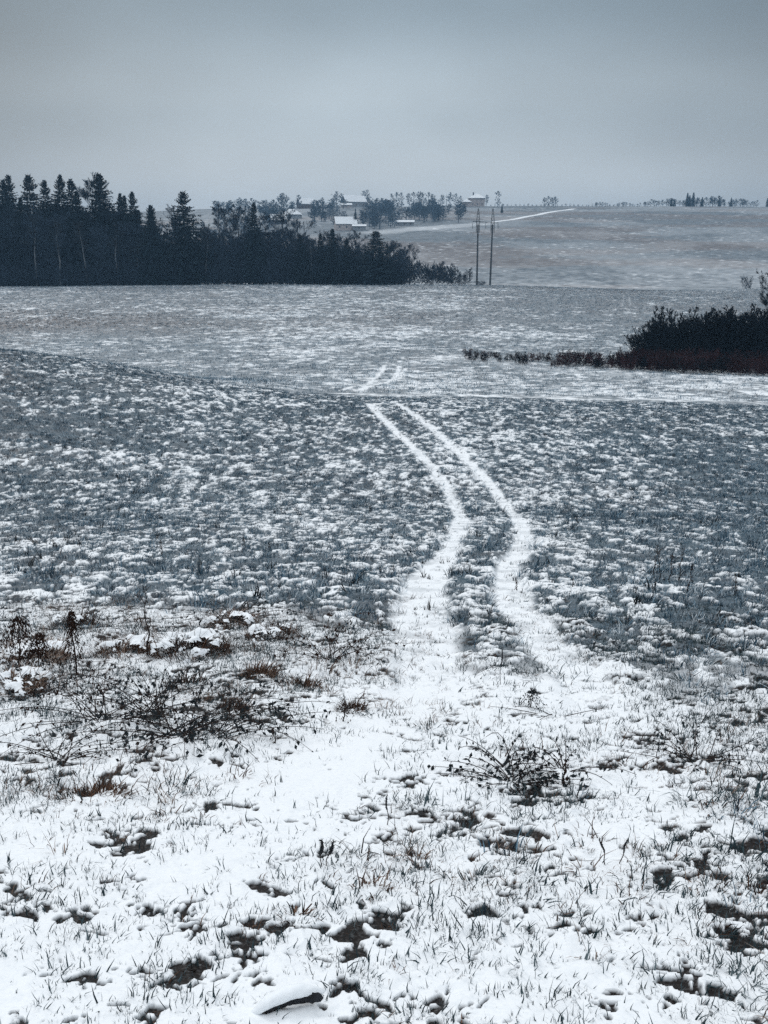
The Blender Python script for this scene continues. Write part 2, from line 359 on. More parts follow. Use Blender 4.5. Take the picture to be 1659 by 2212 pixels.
    brown = np.clip(B*.9+.5*(fbm(X, Y, .5, 3, 81)-.5)+.3*(fbm(X, Y, 8, 2, 82)-.5), 0, 1)
    brown = np.where(Y > 292, ss(.52, .68, fbm(X*.35, Y, 42, 3, 83)+.12*vn(X, Y, 4, 84)-.06)*.55, brown)
    zz -= .013*soil*near*att(.06)
    zz += .11*(fbm(X, Y, .55, 2, 95)-.45)*ss(.4, .85, B)*ss(3.5, 5, Y)*(1-ss(16, 22, Y))
    zz -= rut*.04*(Y < 70)
    zz += mf*(.05*(vn(X, Y, .35, 91)-.5)*att(.35)+.08*(vn(X, Y, .7, 93)-.5)*att(.8)*ss(9, 16, Y)+.03*(cov_mid-.5)*att(.4))*(1-rut)
    zz += ss(66, 90, Y)*(1-ss(280, 300, Y))*.10*(fbm(X, Y, 1.6, 2, 92)-.5)*att(1.2)
    Z = Z+zz
    global GY, GZ, GC; GY = ys; GZ = Z[:, 13:13+1301]; GC = rut[:, 13:13+1301]; global GS; GS = soil[:, 13:13+1301]
    nr, nc = X.shape
    idx = np.arange(nr*nc).reshape(nr, nc)
    F = np.stack([idx[:-1, :-1], idx[:-1, 1:], idx[1:, 1:], idx[1:, :-1]], -1)
    fy = Y[:-1, :-1]; rf = (rut[:-1, :-1]+rut[1:, 1:])/2
    reg = np.where(fy < 72, 0, np.where(fy < 292, 1, 2)); reg = np.where((rf > .5), 3, reg); reg = np.where((road[:-1, :-1] > .5), 4, reg)
    m = ground_mat()
    V = np.stack([X, Y, Z], -1).reshape(-1, 3)
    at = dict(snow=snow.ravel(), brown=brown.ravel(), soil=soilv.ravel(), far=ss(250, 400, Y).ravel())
    names = {0: ('ground', 'snow dusted near slope with short grass poking through'), 1: ('field', 'flat frosted field between the near slope and the dark forest'),
             2: ('hill', 'hazy grey brown hillside with the village on it'), 3: ('track', 'snow filled wheel ruts curving down through the frosted field'), 4: ('road', 'white snowy road climbing the far hillside')}
    nb = nr*nc
    for r, (nm, lb) in names.items():
        f = F[reg == r]
        if not len(f): continue
        used = np.zeros(nb, bool); used[f.ravel()] = True; mp_ = np.cumsum(used)-1
        me = mesh(nm, V[used], mp_[f], [m], smooth=True, attrs={k: v[used] for k, v in at.items()})
        tag(link(nm, me), lb, nm, kind='structure')
def look(X, Y, T):
    X = np.atleast_1d(np.asarray(X, float)); Y = np.atleast_1d(np.asarray(Y, float))
    i = np.clip(np.searchsorted(GY, Y)-1, 0, len(GY)-2); f = np.clip((Y-GY[i])/(GY[i+1]-GY[i]), 0, 1)
    def row(k):
        h = .42*np.maximum(GY[k], 0)+.35; a = np.abs(X); c = np.where(a < h, a/h*430, 430+(a-h)/2.6*220)
        u = np.clip(650+np.sign(X)*c, 0, 1299.999); j = u.astype(int); g = u-j
        return T[k, j]*(1-g)+T[k, j+1]*g
    return row(i)*(1-f)+row(i+1)*f
def ground_mat():
    m = bpy.data.materials.new('snowy_turf'); m.use_nodes = True; t = m.node_tree; n = t.nodes; l = t.links
    b = n['Principled BSDF']; b.inputs['Roughness'].default_value = .75; b.inputs['Specular IOR Level'].default_value = .2
    def A(k):
        a = n.new('ShaderNodeAttribute'); a.attribute_name = k; return a.outputs['Fac']
    def mixc(f, a, c):
        x = n.new('ShaderNodeMix'); x.data_type = 'RGBA'
        if isinstance(f, float): x.inputs[0].default_value = f
        else: l.new(f, x.inputs[0])
        for s, v in ((6, a), (7, c)):
            if isinstance(v, tuple): x.inputs[s].default_value = (*v, 1)
            else: l.new(v, x.inputs[s])
        return x.outputs[2]
    tc = n.new('ShaderNodeTexCoord')
    ns = n.new('ShaderNodeTexNoise'); ns.inputs['Scale'].default_value = 9; ns.inputs['Detail'].default_value = 5; l.new(tc.outputs['Object'], ns.inputs['Vector'])
    nf = n.new('ShaderNodeTexNoise'); nf.inputs['Scale'].default_value = 60; nf.inputs['Detail'].default_value = 4; l.new(tc.outputs['Object'], nf.inputs['Vector'])
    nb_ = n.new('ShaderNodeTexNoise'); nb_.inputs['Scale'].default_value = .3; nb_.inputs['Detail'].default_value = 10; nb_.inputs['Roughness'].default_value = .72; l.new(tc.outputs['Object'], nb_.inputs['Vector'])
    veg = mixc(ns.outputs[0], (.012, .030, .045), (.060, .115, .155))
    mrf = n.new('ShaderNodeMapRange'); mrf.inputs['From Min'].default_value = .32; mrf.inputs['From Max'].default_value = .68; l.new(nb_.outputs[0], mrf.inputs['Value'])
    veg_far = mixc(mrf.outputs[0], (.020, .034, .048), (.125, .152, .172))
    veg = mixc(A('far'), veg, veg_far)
    brn = mixc(nf.outputs[0], (.05, .03, .024), (.15, .095, .07))
    veg = mixc(A('brown'), veg, brn)
    soil = mixc(nf.outputs[0], (.001, .002, .003), (.016, .010, .008))
    veg = mixc(A('soil'), veg, soil)
    # snow edge broken up below the mesh resolution
    ad = n.new('ShaderNodeMath'); ad.operation = 'MULTIPLY_ADD'; l.new(nf.outputs[0], ad.inputs[0]); ad.inputs[1].default_value = .3; ad.inputs[2].default_value = -.15
    a2 = n.new('ShaderNodeMath'); a2.operation = 'ADD'; a2.use_clamp = True; l.new(ad.outputs[0], a2.inputs[0]); l.new(A('snow'), a2.inputs[1])
    sn = mixc(nf.outputs[0], (.80, .835, .87), (.88, .895, .91))
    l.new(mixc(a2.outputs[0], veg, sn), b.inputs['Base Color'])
    bp = n.new('ShaderNodeBump'); bp.inputs['Strength'].default_value = .35; bp.inputs['Distance'].default_value = .004
    l.new(nf.outputs[0], bp.inputs['Height']); l.new(bp.outputs[0], b.inputs['Normal'])
    return m
build_ground()

# ------------------------------------------------------------------ grass tufts (stuff, scattered with geometry nodes)
def tuft(name, n, h, spread, wd, lean, material, seed, tint=(.0, 1.), flat=0.0):
    g = np.random.default_rng(seed)
    a = g.random(n)*2*PI; r = spread*np.sqrt(g.random(n)); p = np.stack([r*np.cos(a), r*np.sin(a), np.full(n, -.01)], 1)
    b = a+g.normal(0, .8, n); hh = h*(.35+.65*g.random(n)); ln = lean*(.3+g.random(n)); 
    lie = g.random(n) < flat; ln = np.where(lie, 2.4, ln)
    d = np.stack([np.cos(b), np.sin(b), 0*b], 1); s = np.stack([-np.sin(b+.6), np.cos(b+.6), 0*b], 1)
    up = np.array([[0, 0, 1.]])
    def pt(t):
        ang = ln*t
        return p+hh[:, None]*(d*(np.sin(ang)*t)[:, None]+up*(np.where(lie, .25, 1)*t*np.cos(ang*.6).clip(.15, 1))[:, None])
    W = wd*(.6+.8*g.random(n))[:, None]
    P1, P2 = pt(.5), pt(1.)
    V = np.stack([p-s*W*.5, p+s*W*.5, P1+s*W*.42, P1-s*W*.42, P2], 1).reshape(-1, 3)
    k = np.arange(n)[:, None]*5
    F = [k+np.array([[0, 1, 2, 3]]), k+np.array([[3, 2, 4]])]
    ti = np.repeat(tint[0]+(tint[1]-tint[0])*g.random(n), 5)
    return mesh(name, V, F, [material], attrs={'tint': ti})
def scatter(name, label, protos, P, rot, scl, idx, cat='grass'):
    src = bpy.data.collections.new(name+'_source')
    for i, me in enumerate(protos):
        o = bpy.data.objects.new('%s_%02d' % (name, i), me); src.objects.link(o)
    me = bpy.data.meshes.new(name); me.vertices.add(len(P)); me.vertices.foreach_set('co', P.astype(np.float32).ravel())
    a = me.attributes.new('rot', 'FLOAT_VECTOR', 'POINT'); a.data.foreach_set('vector', rot.astype(np.float32).ravel())
    a = me.attributes.new('scl', 'FLOAT', 'POINT'); a.data.foreach_set('value', scl.astype(np.float32))
    a = me.attributes.new('pick', 'INT', 'POINT'); a.data.foreach_set('value', idx.astype(np.int32))
    o = link(name, me); tag(o, label, cat, kind='stuff')
    g = bpy.data.node_groups.new(name, 'GeometryNodeTree')
    g.interface.new_socket('Geometry', in_out='INPUT', socket_type='NodeSocketGeometry'); g.interface.new_socket('Geometry', in_out='OUTPUT', socket_type='NodeSocketGeometry')
    n = g.nodes; l = g.links
    gi = n.new('NodeGroupInput'); go = n.new('NodeGroupOutput'); ip = n.new('GeometryNodeInstanceOnPoints')
    ci = n.new('GeometryNodeCollectionInfo'); ci.inputs['Collection'].default_value = src; ci.inputs['Separate Children'].default_value = True; ci.inputs['Reset Children'].default_value = True
    def na(k, t):
        x = n.new('GeometryNodeInputNamedAttribute'); x.data_type = t; x.inputs['Name'].default_value = k; return x.outputs[0]
    l.new(gi.outputs[0], ip.inputs['Points']); l.new(ci.outputs[0], ip.inputs['Instance']); ip.inputs['Pick Instance'].default_value = True
    l.new(na('pick', 'INT'), ip.inputs['Instance Index']); l.new(na('rot', 'FLOAT_VECTOR'), ip.inputs['Rotation']); l.new(na('scl', 'FLOAT'), ip.inputs['Scale'])
    l.new(ip.outputs[0], go.inputs[0])
    md = o.modifiers.new('scatter', 'NODES'); md.node_group = g
    return o
def rand_points(n, y0, y1, side=.44):
    """uniform over the trapezoid of ground in front of the camera"""
    m = 2.5 if y1 < 80 else 1.0; Y = np.empty(0)
    while len(Y) < n:
        q = y0+(y1-y0)*RNG.random(n); Y = np.concatenate([Y, q[RNG.random(n) < (side*q+m)/(side*y1+m)]])
    Y = Y[:n]; return (RNG.random(n)*2-1)*(side*Y+m), Y
def rut_mask(X, Y):
    return look(X, Y, GC)
def scat(name, label, protos, y0, y1, dens, prob, smin, smax, tilt=.25, side=.44):
    area = side*(y1*y1-y0*y0)+(5.0 if y1 < 80 else 2.0)*(y1-y0); n = int(area*dens)
    X, Y = rand_points(n, y0, y1, side); Z = look(X, Y, GZ); px, py = proj(X, Y, Z)
    keep = RNG.random(n) < prob(X, Y, px, py)
    X, Y, Z = X[keep], Y[keep], Z[keep]; n = len(X)
    rot = np.stack([RNG.normal(0, tilt, n), RNG.normal(0, tilt, n), RNG.random(n)*2*PI], 1)
    scl = smin+(smax-smin)*RNG.random(n)**1.6
    scatter(name, label, protos, np.stack([X, Y, Z-.004], 1), rot, scl, RNG.integers(0, len(protos), n))
    
short = [tuft('short_tuft', 4+i % 5, .064, .035, .0042, .8, G_green, 100+i, (.0, .65)) for i in range(8)]
scat('short_grass', 'short dark blades poking through the thin foreground snow', short, 1.9, 12, 950,
     lambda X, Y, px, py: (.05+.95*D_near(px, py)*(.3+1.3*(fbm(X, Y, .5, 2, 201) > .5)))*(1-.8*look(X, Y, GC))*ss(12, 8, Y), .35, 1.2, .3, .46)
scat('rut_grass', 'sparse fine blades showing through snow along the path and ruts', short, 7, 34, 75, lambda X, Y, px, py: .6*(1-.65*look(X, Y, GC))*(.3+.7*ss(.0, .3, D_near(px, py))), .5, 1.5, .3, .44)
long_ = [tuft('long_tuft', 13, .13, .045, .004, 1.15, G_green, 140+i, (.0, .8), .35) for i in range(6)]
scat('tufted_grass', 'longer dark grass tufts standing out of the snow', long_, 2.3, 12, 75,
     lambda X, Y, px, py: ss(.28, .75, D_near(px, py)+.35*(fbm(X, Y, .9, 2, 205)-.5))*(1-.9*look(X, Y, GC))*ss(12, 8.5, Y), .4, 1.1)
scat('hollow_grass', 'dark matted grass lying in the bare hollows of the snow', [tuft('hollow_tuft', 12, .07, .05, .004, 1.5, G_green, 150+i, (.0, .75), .45) for i in range(3)]+[tuft('hollow_tuft', 12, .07, .05, .004, 1.6, G_brown, 155+i, (.0, .8), .5) for i in range(3)], 1.9, 12, 420,
     lambda X, Y, px, py: look(X, Y, GS)*.75, .35, 1.1)
brown = [tuft('brown_tuft', 13, .12, .06, .0045, 1.4, G_brown, 160+i, (.0, .85), .5) for i in range(6)]
scat('brown_grass', 'rusty brown dead grass among the snow', brown, 2.3, 16, 130,
     lambda X, Y, px, py: ss(.12, .9, B_near(px, py)*(.25+1.2*(fbm(X, Y, .7, 2, 207) > .5)))*.8, .35, 1.15)
frost = [tuft('frost_tuft', 22, .12, .09, .006, 1.0, G_frost, 180+i, (.0, .95), .3) for i in range(8)]
def pm(X, Y, px, py):
    d = D_near(px, py)
    return ((1-ss(.31+.22*d, .45+.22*d, patch(X, Y)))*.95+.05)*ss(.1, .35, d)*(1-rut_mask(X, Y))
scat('frosted_grass', 'frosted blue grey grass covering the field beside the ruts', frost, 3.2, 30, 85, lambda *a: pm(*a)*np.maximum(ss(7.5, 9.5, a[1]), ss(.42, .75, D_near(a[2], a[3]))*.8)*(1-.9*ss(.25, .5, B_near(a[2], a[3]))*(a[1] < 12))*.9, .35, 1.15)
frost2 = [tuft('frost_clump', 26, .15, .16, .011, 1.0, G_frost, 190+i, (.0, .85), .3) for i in range(8)]
scat('frosted_field_grass', 'dense frosted grass towards the brow of the near slope', frost2, 28, 73, 34, lambda *a: pm(*a)*.9, .4, 1.1)
tallf = [tuft('tall_frost_tuft', 30, .30, .13, .009, .8, G_frost, 260+i, (.05, .8), .1) for i in range(5)]
scat('taller_frosted_grass', 'taller frosted grass clumps scattered through the field', tallf, 10, 70, 5, lambda *a: pm(*a)*(fbm(a[0], a[1], 1.6, 2, 215) > .5)*.8, .35, 1.0)
weeds = [tuft('weed_tuft', 10, .2, .04, .014, .5, G_weed, 210+i, (.0, .6), .1) for i in range(5)]
scat('dark_weeds', 'small dark weeds dotted over the frosted field', weeds, 10, 70, 2.5, lambda X, Y, px, py: ss(.4, .9, D_near(px, py))*(fbm(X, Y, 3, 2, 209) > .5)*.6, .4, 1.2)
farc = [tuft('far_clump', 14, .26, .35, .03, .9, G_frost, 230+i, (.2, 1.0), .3) for i in range(6)]
scat('far_field_grass', 'pale frosted grass on the flat field before the forest', farc, 76, 288, 4.5,
     lambda X, Y, px, py: ss(.1, .9, D_far(px, py)+.5*(fbm(X, Y, 7, 3, 211)-.5))*.9*(1-rut_mask(X, Y)), .5, 1.1)
brc = [tuft('brown_clump', 16, .28, .4, .035, .9, G_brown, 240+i, (.1, .8), .3) for i in range(4)]
scat('brown_field_grass', 'patches of dull brown grass on the flat field', brc, 95, 288, 2.2,
     lambda X, Y, px, py: ss(.38, .85, B_far(px, py)+.6*(fbm(X, Y, 12, 3, 213)-.5))*.8, .5, 1.1)

# ------------------------------------------------------------------ trees
def branchy(seed, h, nl1, up=.9, spread=.33, start=.25, tw=.022, n2=6, n3=6, n4=4, lean=0.0):
    """leafless tree: returns (trunk V,F), (branches V,F)"""
    g = np.random.default_rng(seed)
    k = 9; t = np.linspace(0, 1, k)[:, None]
    tr = np.concatenate([np.cumsum(g.normal(0, .018*h, (k, 2))+lean*h/k, 0)*t, t*h], 1); tr[0] = (0, 0, 0)
    rad = (.013*h+.02)*(1-t[:, 0])**.8+.012
    T = tubes(tr[:-1], tr[1:], rad[:-1], rad[1:], 6)
    segs = []
    def grow(P, Dr, Ln, r0, n, f0, lo, hi, ang):
        """children of polyline start P dir Dr len Ln"""
        m = len(P); rep = np.repeat(np.arange(m), n); f = f0+(1-f0)*g.random(m*n)
        q = P[rep]+Dr[rep]*(Ln[rep]*f)[:, None]
        rv = nrm(g.normal(0, 1, (m*n, 3))); d = nrm(Dr[rep]*math.cos(ang)+rv*math.sin(ang)*1.0+np.array([0, 0, .22]))
        ln = Ln[rep]*(lo+(hi-lo)*g.random(m*n))*(1.15-.6*f)
        rr = r0[rep]*.5
        e = q+d*ln[:, None]; segs.append((q, e, rr, np.maximum(rr*.35, tw*.3)))
        return q, d, ln, rr
    f = np.sort(start+(1-start)*g.random(nl1)**.9*.98); z = f*h
    P = np.stack([np.interp(z, tr[:, 2], tr[:, 0]), np.interp(z, tr[:, 2], tr[:, 1]), z], 1)
    az = np.arange(nl1)*2.4+g.random(nl1); el = up*(.55+.6*f)+g.normal(0, .12, nl1)
    Dr = np.stack([np.cos(az)*np.cos(el), np.sin(az)*np.cos(el), np.sin(el)], 1)
    prof = np.clip(np.sin((f-start)/(1-start)*PI*.8+.5), .25, 1)
    Ln = h*spread*prof*(.7+.5*g.random(nl1)); r0 = .0045*h*(1.1-f)+tw
    segs.append((P, P+Dr*Ln[:, None], r0, r0*.4))
    a = grow(P, Dr, Ln, r0, n2, .25, .35, .6, .65)
    b = grow(*a, n3, .15, .4, .7, .7)
    if n4: grow(*b, n4, .1, .45, .8, .7)
    S0, S1, A, B = [np.concatenate(x) for x in zip(*segs)]
    return T, tubes(S0, S1, np.maximum(A, tw*.8), np.maximum(B, tw*.5), 3)
def spruce(seed, h, wd, dens=1.0):
    g = np.random.default_rng(seed)
    T = tubes([[0, 0, 0]], [[0, 0, h*.98]], [.012*h], [.02], 7)
    parts = []; z = .06*h; side = 1+.25*g.normal(0, 1, 8).clip(-1, 1)
    while z < h*.985:
        f = z/h; L0 = wd*(1-f)**.8*(1 if f > .18 else .7+1.6*f)+.12; n = int((7+4*(1-f))*dens)
        az = g.random()*6+np.arange(n)*2*PI/n+g.normal(0, .15, n); 
        ln = L0*(.55+.6*g.random(n))*np.interp((az % (2*PI))/(2*PI)*8, range(8), side)
        el = -.18-.35*(1-f)*g.random(n)+.5*(f > .85)+.25*f
        d = np.stack([np.cos(az)*np.cos(el), np.sin(az)*np.cos(el), np.sin(el)], 1)
        P = np.stack([0*az, 0*az, z+g.normal(0, .12, n)], 1)
        parts.append(tubes(P, P+d*ln[:, None], .03, .012, 3))
        m = 11; rep = np.repeat(np.arange(n), m); t = np.tile(np.linspace(.15, 1, m), n)*(1-.06*g.random(n*m))
        q = P[rep]+d[rep]*(ln[rep]*t)[:, None]; q[:, 2] += .10*ln[rep]*t**2.5
        sd = np.where(g.random(n*m) < .5, -1, 1)*(.3+.6*g.random(n*m))
        a2 = az[rep]+sd; el2 = -.35-.9*g.random(n*m)*(1-.55*f)
        dd = np.stack([np.cos(a2)*np.cos(el2), np.sin(a2)*np.cos(el2), np.sin(el2)], 1)
        nn = nrm(np.cross(dd, g.normal(0, 1, (n*m, 3))))
        parts.append(leaves(q, dd, nn, (.45+.45*(1-t))*(.35+.22*ln[rep])*(.7+.6*g.random(n*m)), .16+.06*ln[rep]))
        z += h*(.012+.012*(1-f)*1.0)*(.8+.5*g.random())
    top = np.array([[0, 0, h*.94]]); parts.append(tubes(top, top+[[0, 0, .07*h]], .05, .01, 3))
    return T, join(parts)
def mk(nm, vf, m): return mesh(nm, vf[0], vf[1], [m])
BARE = []
for i in range(7):
    t, b = branchy(300+i, 17, 20+i, .85+.1*(i % 3), .27+.03*(i % 3), .16+.05*(i % 4), .024, 7, 6, 6)
    BARE.append((mk('bare_trunk', t, M['bark']), mk('bare_branches', b, M['twig'])))
BIRCH = []
for i in range(4):
    t, b = branchy(330+i, 16, 18, 1.05, .22, .35, .024)
    BIRCH.append((mk('birch_trunk', t, M['birch']), mk('birch_branches', b, M['twig_pale'])))
SPR = []
for i in range(7):
    t, c = spruce(350+i, 24, [8.6, 7.0, 9.8, 6.2, 7.8, 4.8, 9.0][i])
    SPR.append((mk('spruce_trunk', t, M['bark']), mk('spruce_crown', c, M['needle'])))
SHRUB = []
for i in range(5):
    P = []; g = np.random.default_rng(370+i)
    for j in range(22):
        _, b = branchy(400+i*30+j, 3.2*(.6+.5*g.random()), 10, 1.1, .3, .05, .018, 5, 4, 0)
        V = b[0].copy(); a = g.random()*6.3; r = 1.5*math.sqrt(g.random()); V[:, 0] += r*math.cos(a)+V[:, 2]*.25*math.cos(a); V[:, 1] += r*math.sin(a)+V[:, 2]*.25*math.sin(a)
        P.append((V, b[1]))
    SHRUB.append(join(P))
SHRUB_M = [mesh('shrub', v, f, [M['shrub']]) for v, f in SHRUB]
SHRUB_R = [mesh('red_shrub', v, f, [M['redshrub']]) for v, f in SHRUB]
SHRUB_T = [mesh('twig_shrub', v, f, [M['twig']]) for v, f in SHRUB]
FARB = []
for i in range(6):
    t, b = branchy(450+i, 11, 24, 1.0, .27, .08, .032, 6, 6, 3)
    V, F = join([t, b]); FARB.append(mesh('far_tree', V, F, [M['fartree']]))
FARS = []
for i in range(3):
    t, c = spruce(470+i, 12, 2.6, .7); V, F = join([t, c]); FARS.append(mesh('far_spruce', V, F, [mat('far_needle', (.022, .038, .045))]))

def zone(px):
    return 'left of the broadest spruce' if px < 228 else 'between the broadest and the lone full spruce' if px < 403 else 'between the lone and the column shaped spruce' if px < 553 else 'right of the column shaped spruce'
def tree(kind, i, px, Y, h, label, group=None, dz=0, rz=None, xs=1.0, top=None):
    """top: photo row of the tip, which fixes the height"""
    x, y, z = atY(px, Y)
    nm, cat, lib, H, ch = {'spruce': ('spruce_tree', 'spruce', SPR, 24, 'crown'), 'bare': ('bare_tree', 'tree', BARE, 17, 'branches'), 'birch': ('birch_tree', 'birch', BIRCH, 16, 'branches')}[kind]
    if top is not None:
        b = (CY-top)/FPX; dy = math.cos(PITCH)+b*math.sin(PITCH); dzz = -math.sin(PITCH)+b*math.cos(PITCH)
        h = (CAMZ+Y*dzz/dy-z)/(.99 if kind == 'spruce' else 1.0)
    s = h/H; o = thing(nm, label, cat, (x, y, z-.1), random.random()*6.28 if rz is None else rz, group, (s*xs, s*xs, s))
    t, c = lib[i % len(lib)]
    link('trunk', t, parent=o); link(ch, c, parent=o)
    return o
# spruces whose tips make the skyline: photo x, tip row, distance, variant, width factor, label
for a in [(4, 381, 296, 0, 1.0, 'dark spruce at the very left edge of the photo'),
          (26, 386, 325, 4, .8, 'slim hazy spruce behind, second tip from the left edge'),
          (37, 378, 330, 1, .9, 'hazy pointed spruce behind, third tip from the left edge'),
          (79, 377, 318, 2, .95, 'broad hazy spruce with a pointed tip, fourth spruce from the left edge'),
          (112, 389, 298, 1, .95, 'narrow dark spruce left of the pair of tall dark spruces'),
          (146, 378, 296, 6, .85, 'tall dark spruce with a blunt tip, left one of the dark pair'),
          (168, 386, 300, 5, 1.2, 'thin ragged spruce with open branches, right one of the dark pair'),
          (179, 412, 292, 3, 1.1, 'short dark spruce leaning out below the ragged one'),
          (58, 425, 292, 3, .9, 'low narrow spruce in front of the broad hazy one'),
          (228, 374, 298, 2, 1.05, 'broadest tallest spruce with two tips, standing alone above the leafless trees'),
          (270, 416, 300, 4, .8, 'left spruce of the close trio right of the broadest one'),
          (279, 421, 303, 3, .8, 'middle spruce of the close trio right of the broadest one'),
          (296, 414, 296, 1, .95, 'right spruce of the close trio with the sharpest tip'),
          (333, 441, 286, 4, 1.0, 'small thin tipped spruce before the gap in the forest'),
          (403, 413, 286, 2, 1.1, 'lone full spruce dominating the right of the gap in the forest'),
          (553, 437, 285.5, 5, 1.15, 'narrow column shaped spruce among leafless trees'),
          (768, 450, 690, 1, .7, 'hazy spruce far off beside the pale village house'),
          (650, 506, 285.5, 3, 1.4, 'small dark spruce in the lower part of the forest edge'),
          (693, 503, 285.5, 6, .75, 'short bushy spruce left of the slightly taller narrow one'),
          (720, 493, 285.5, 3, 1.4, 'dark narrow spruce poking up in the lower forest edge'),
          (750, 514, 285.5, 4, 1.2, 'smallest spruce, just left of the last wide spruce'),
          (812, 498, 285, 0, 1.7, 'wide spruce with forked tip, last one at the right end of the forest')]:
    px, top, Y, v, xs, lb = a
    tree('spruce', v, px, Y, 20, lb, None, top=top, xs=xs)
for k in range(16):
    px = -90+k*29+random.uniform(-12, 12); tree('spruce', k, px, random.uniform(302, 330), 20, 'dark spruce half hidden inside the left forest', 'spruces inside the forest', top=random.uniform(445, 490), xs=1.1)
for px, top, Y, v, lb in [(470, 449, 292, 0, 'airy rounded leafless tree standing above the canopy left of the forked one'),
                       (522, 447, 291, 3, 'tall forked leafless tree left of the column shaped spruce'), (213, 400, 306, 2, 'pale hazy leafless crown touching the broadest spruce on its left'),
                       (385, 448, 300, 4, 'faint leafless tree just left of the lone full spruce'), (620, 468, 296, 5, 'leafless tree reaching up in front of the white roofed cottage'),
                       (660, 476, 292, 1, 'leafless tree with a fine rounded crown below the barn'), (772, 504, 290, 6, 'pale leafless tree left of the last wide spruce'),
                       (582, 466, 300, 0, 'leafless tree just right of the column shaped spruce'),
                       (845, 533, 287, 2, 'leafless tree leaning on the right side of the last wide spruce'), (868, 541, 285.5, 4, 'round leafless tree that ends the forest on the right')]:
    tree('bare', v, px, Y, 15, lb, None, top=top, xs=1.0 if px < 700 else 1.35)
def canopy(px): return np.interp(px, [-120, 0, 60, 190, 260, 320, 345, 380, 430, 480, 560, 640, 700, 775, 798, 828, 845, 885], [458, 460, 458, 464, 474, 490, 504, 514, 512, 508, 506, 514, 524, 532, 558, 558, 538, 540])
for k in range(190):
    px = -130+(k+.5)/190*1012+random.uniform(-6, 6); d = random.random(); Y = 287+d*40
    tree('bare', random.randrange(7), px, Y, 15, 'dark leafless forest tree '+zone(px), 'leafless trees of the forest, '+zone(px), top=canopy(px)+random.uniform(-12, 40)-4*d, xs=random.uniform(.95, 1.4))
for px, top, lb in [(80, 470, 'pale birch trunk furthest left, forking near its top'), (131, 476, 'slim pale birch second from the left'), (300, 520, 'pale birch below the close trio of spruces'),
                (445, 505, 'pale birch right below the lone full spruce'), (190, 480, 'pale birch with spread boughs below the ragged spruce'), (645, 520, 'pale birch below the village barn'), (672, 522, 'slim pale birch in the right half of the forest'), (255, 500, 'leaning pale birch below the broadest spruce')]:
    tree('birch', random.randrange(4), px, 285.5+random.random(), 13, lb, None, top=top)
for k in range(62):
    px = -110+k*16.1+random.uniform(-5, 5); x, y, z = atY(px, 286+random.random()*3)
    s = random.uniform(1.2, 2.0); tag(link('forest_shrub', SHRUB_T[k % 5], loc=(x, y, z-.1)), 'dark twiggy shrub at forest foot '+zone(px), 'shrub', 'shrubs along the forest edge, '+zone(px)).scale = (s*1.1, s, s)
# denser shade: tall thickets within the wood
for k in range(150):
    px = -120+k*6.64+random.uniform(-6, 6); x, y, z = atY(px, 292+random.random()*14); s = (612-canopy(px))/2300*290/3.3*random.uniform(.5, .95)
    o = tag(link('thicket_bush', SHRUB_T[k % 5], loc=(x, y, z-.2)), 'tall dark bush among forest trunks '+zone(px), 'bush', 'thicket bushes inside the forest, '+zone(px)); o.scale = (2.2, 2.2, s); o.rotation_euler[2] = random.random()*6
# bushes by the power line
for px, s, xs, v, lb in [(916, 1.5, 1.2, 0, 'left end of the dark bush row beside the power line'), (932, 1.8, 1.1, 1, 'rounded dark bush, second in the row beside the power line'), (950, 1.7, 1.1, 2, 'rounded dark bush, third in the row beside the power line'),
                     (967, 1.45, 1.2, 3, 'dark bush, fourth in the row beside the power line'), (984, .8, 1.4, 4, 'low end of the dark bush row beside the power line'), (1004, 1.35, .8, 1, 'thin airy bush just left of the power line poles'), (1040, .35, 2.2, 3, 'very low scrub around the foot of the power line')]:
    x, y, z = atY(px, 287); o = tag(link('roadside_bush', SHRUB_T[v], loc=(x, y, z-.1)), lb, 'bush', 'bushes beside the power line'); o.scale = (s*xs, s*1.3, s)
for px, h, lb in [(886, 3.4, 'left of two thin posts after the forest end'), (894, 2.9, 'right of two thin posts after the forest end')]:
    x, y, z = atY(px, 286); V, F = tubes([[0, 0, -.2]], [[.05, 0, h]], [.07], [.06], 6); c = tubes([[.05, 0, h]], [[.05, 0, h+.03]], [.06], [.001], 6); V, F = join([(V, F), c])
    tag(link('fence_post', mesh('fence_post', V, F, [M['bark']]), loc=(x, y, z)), lb, 'post')

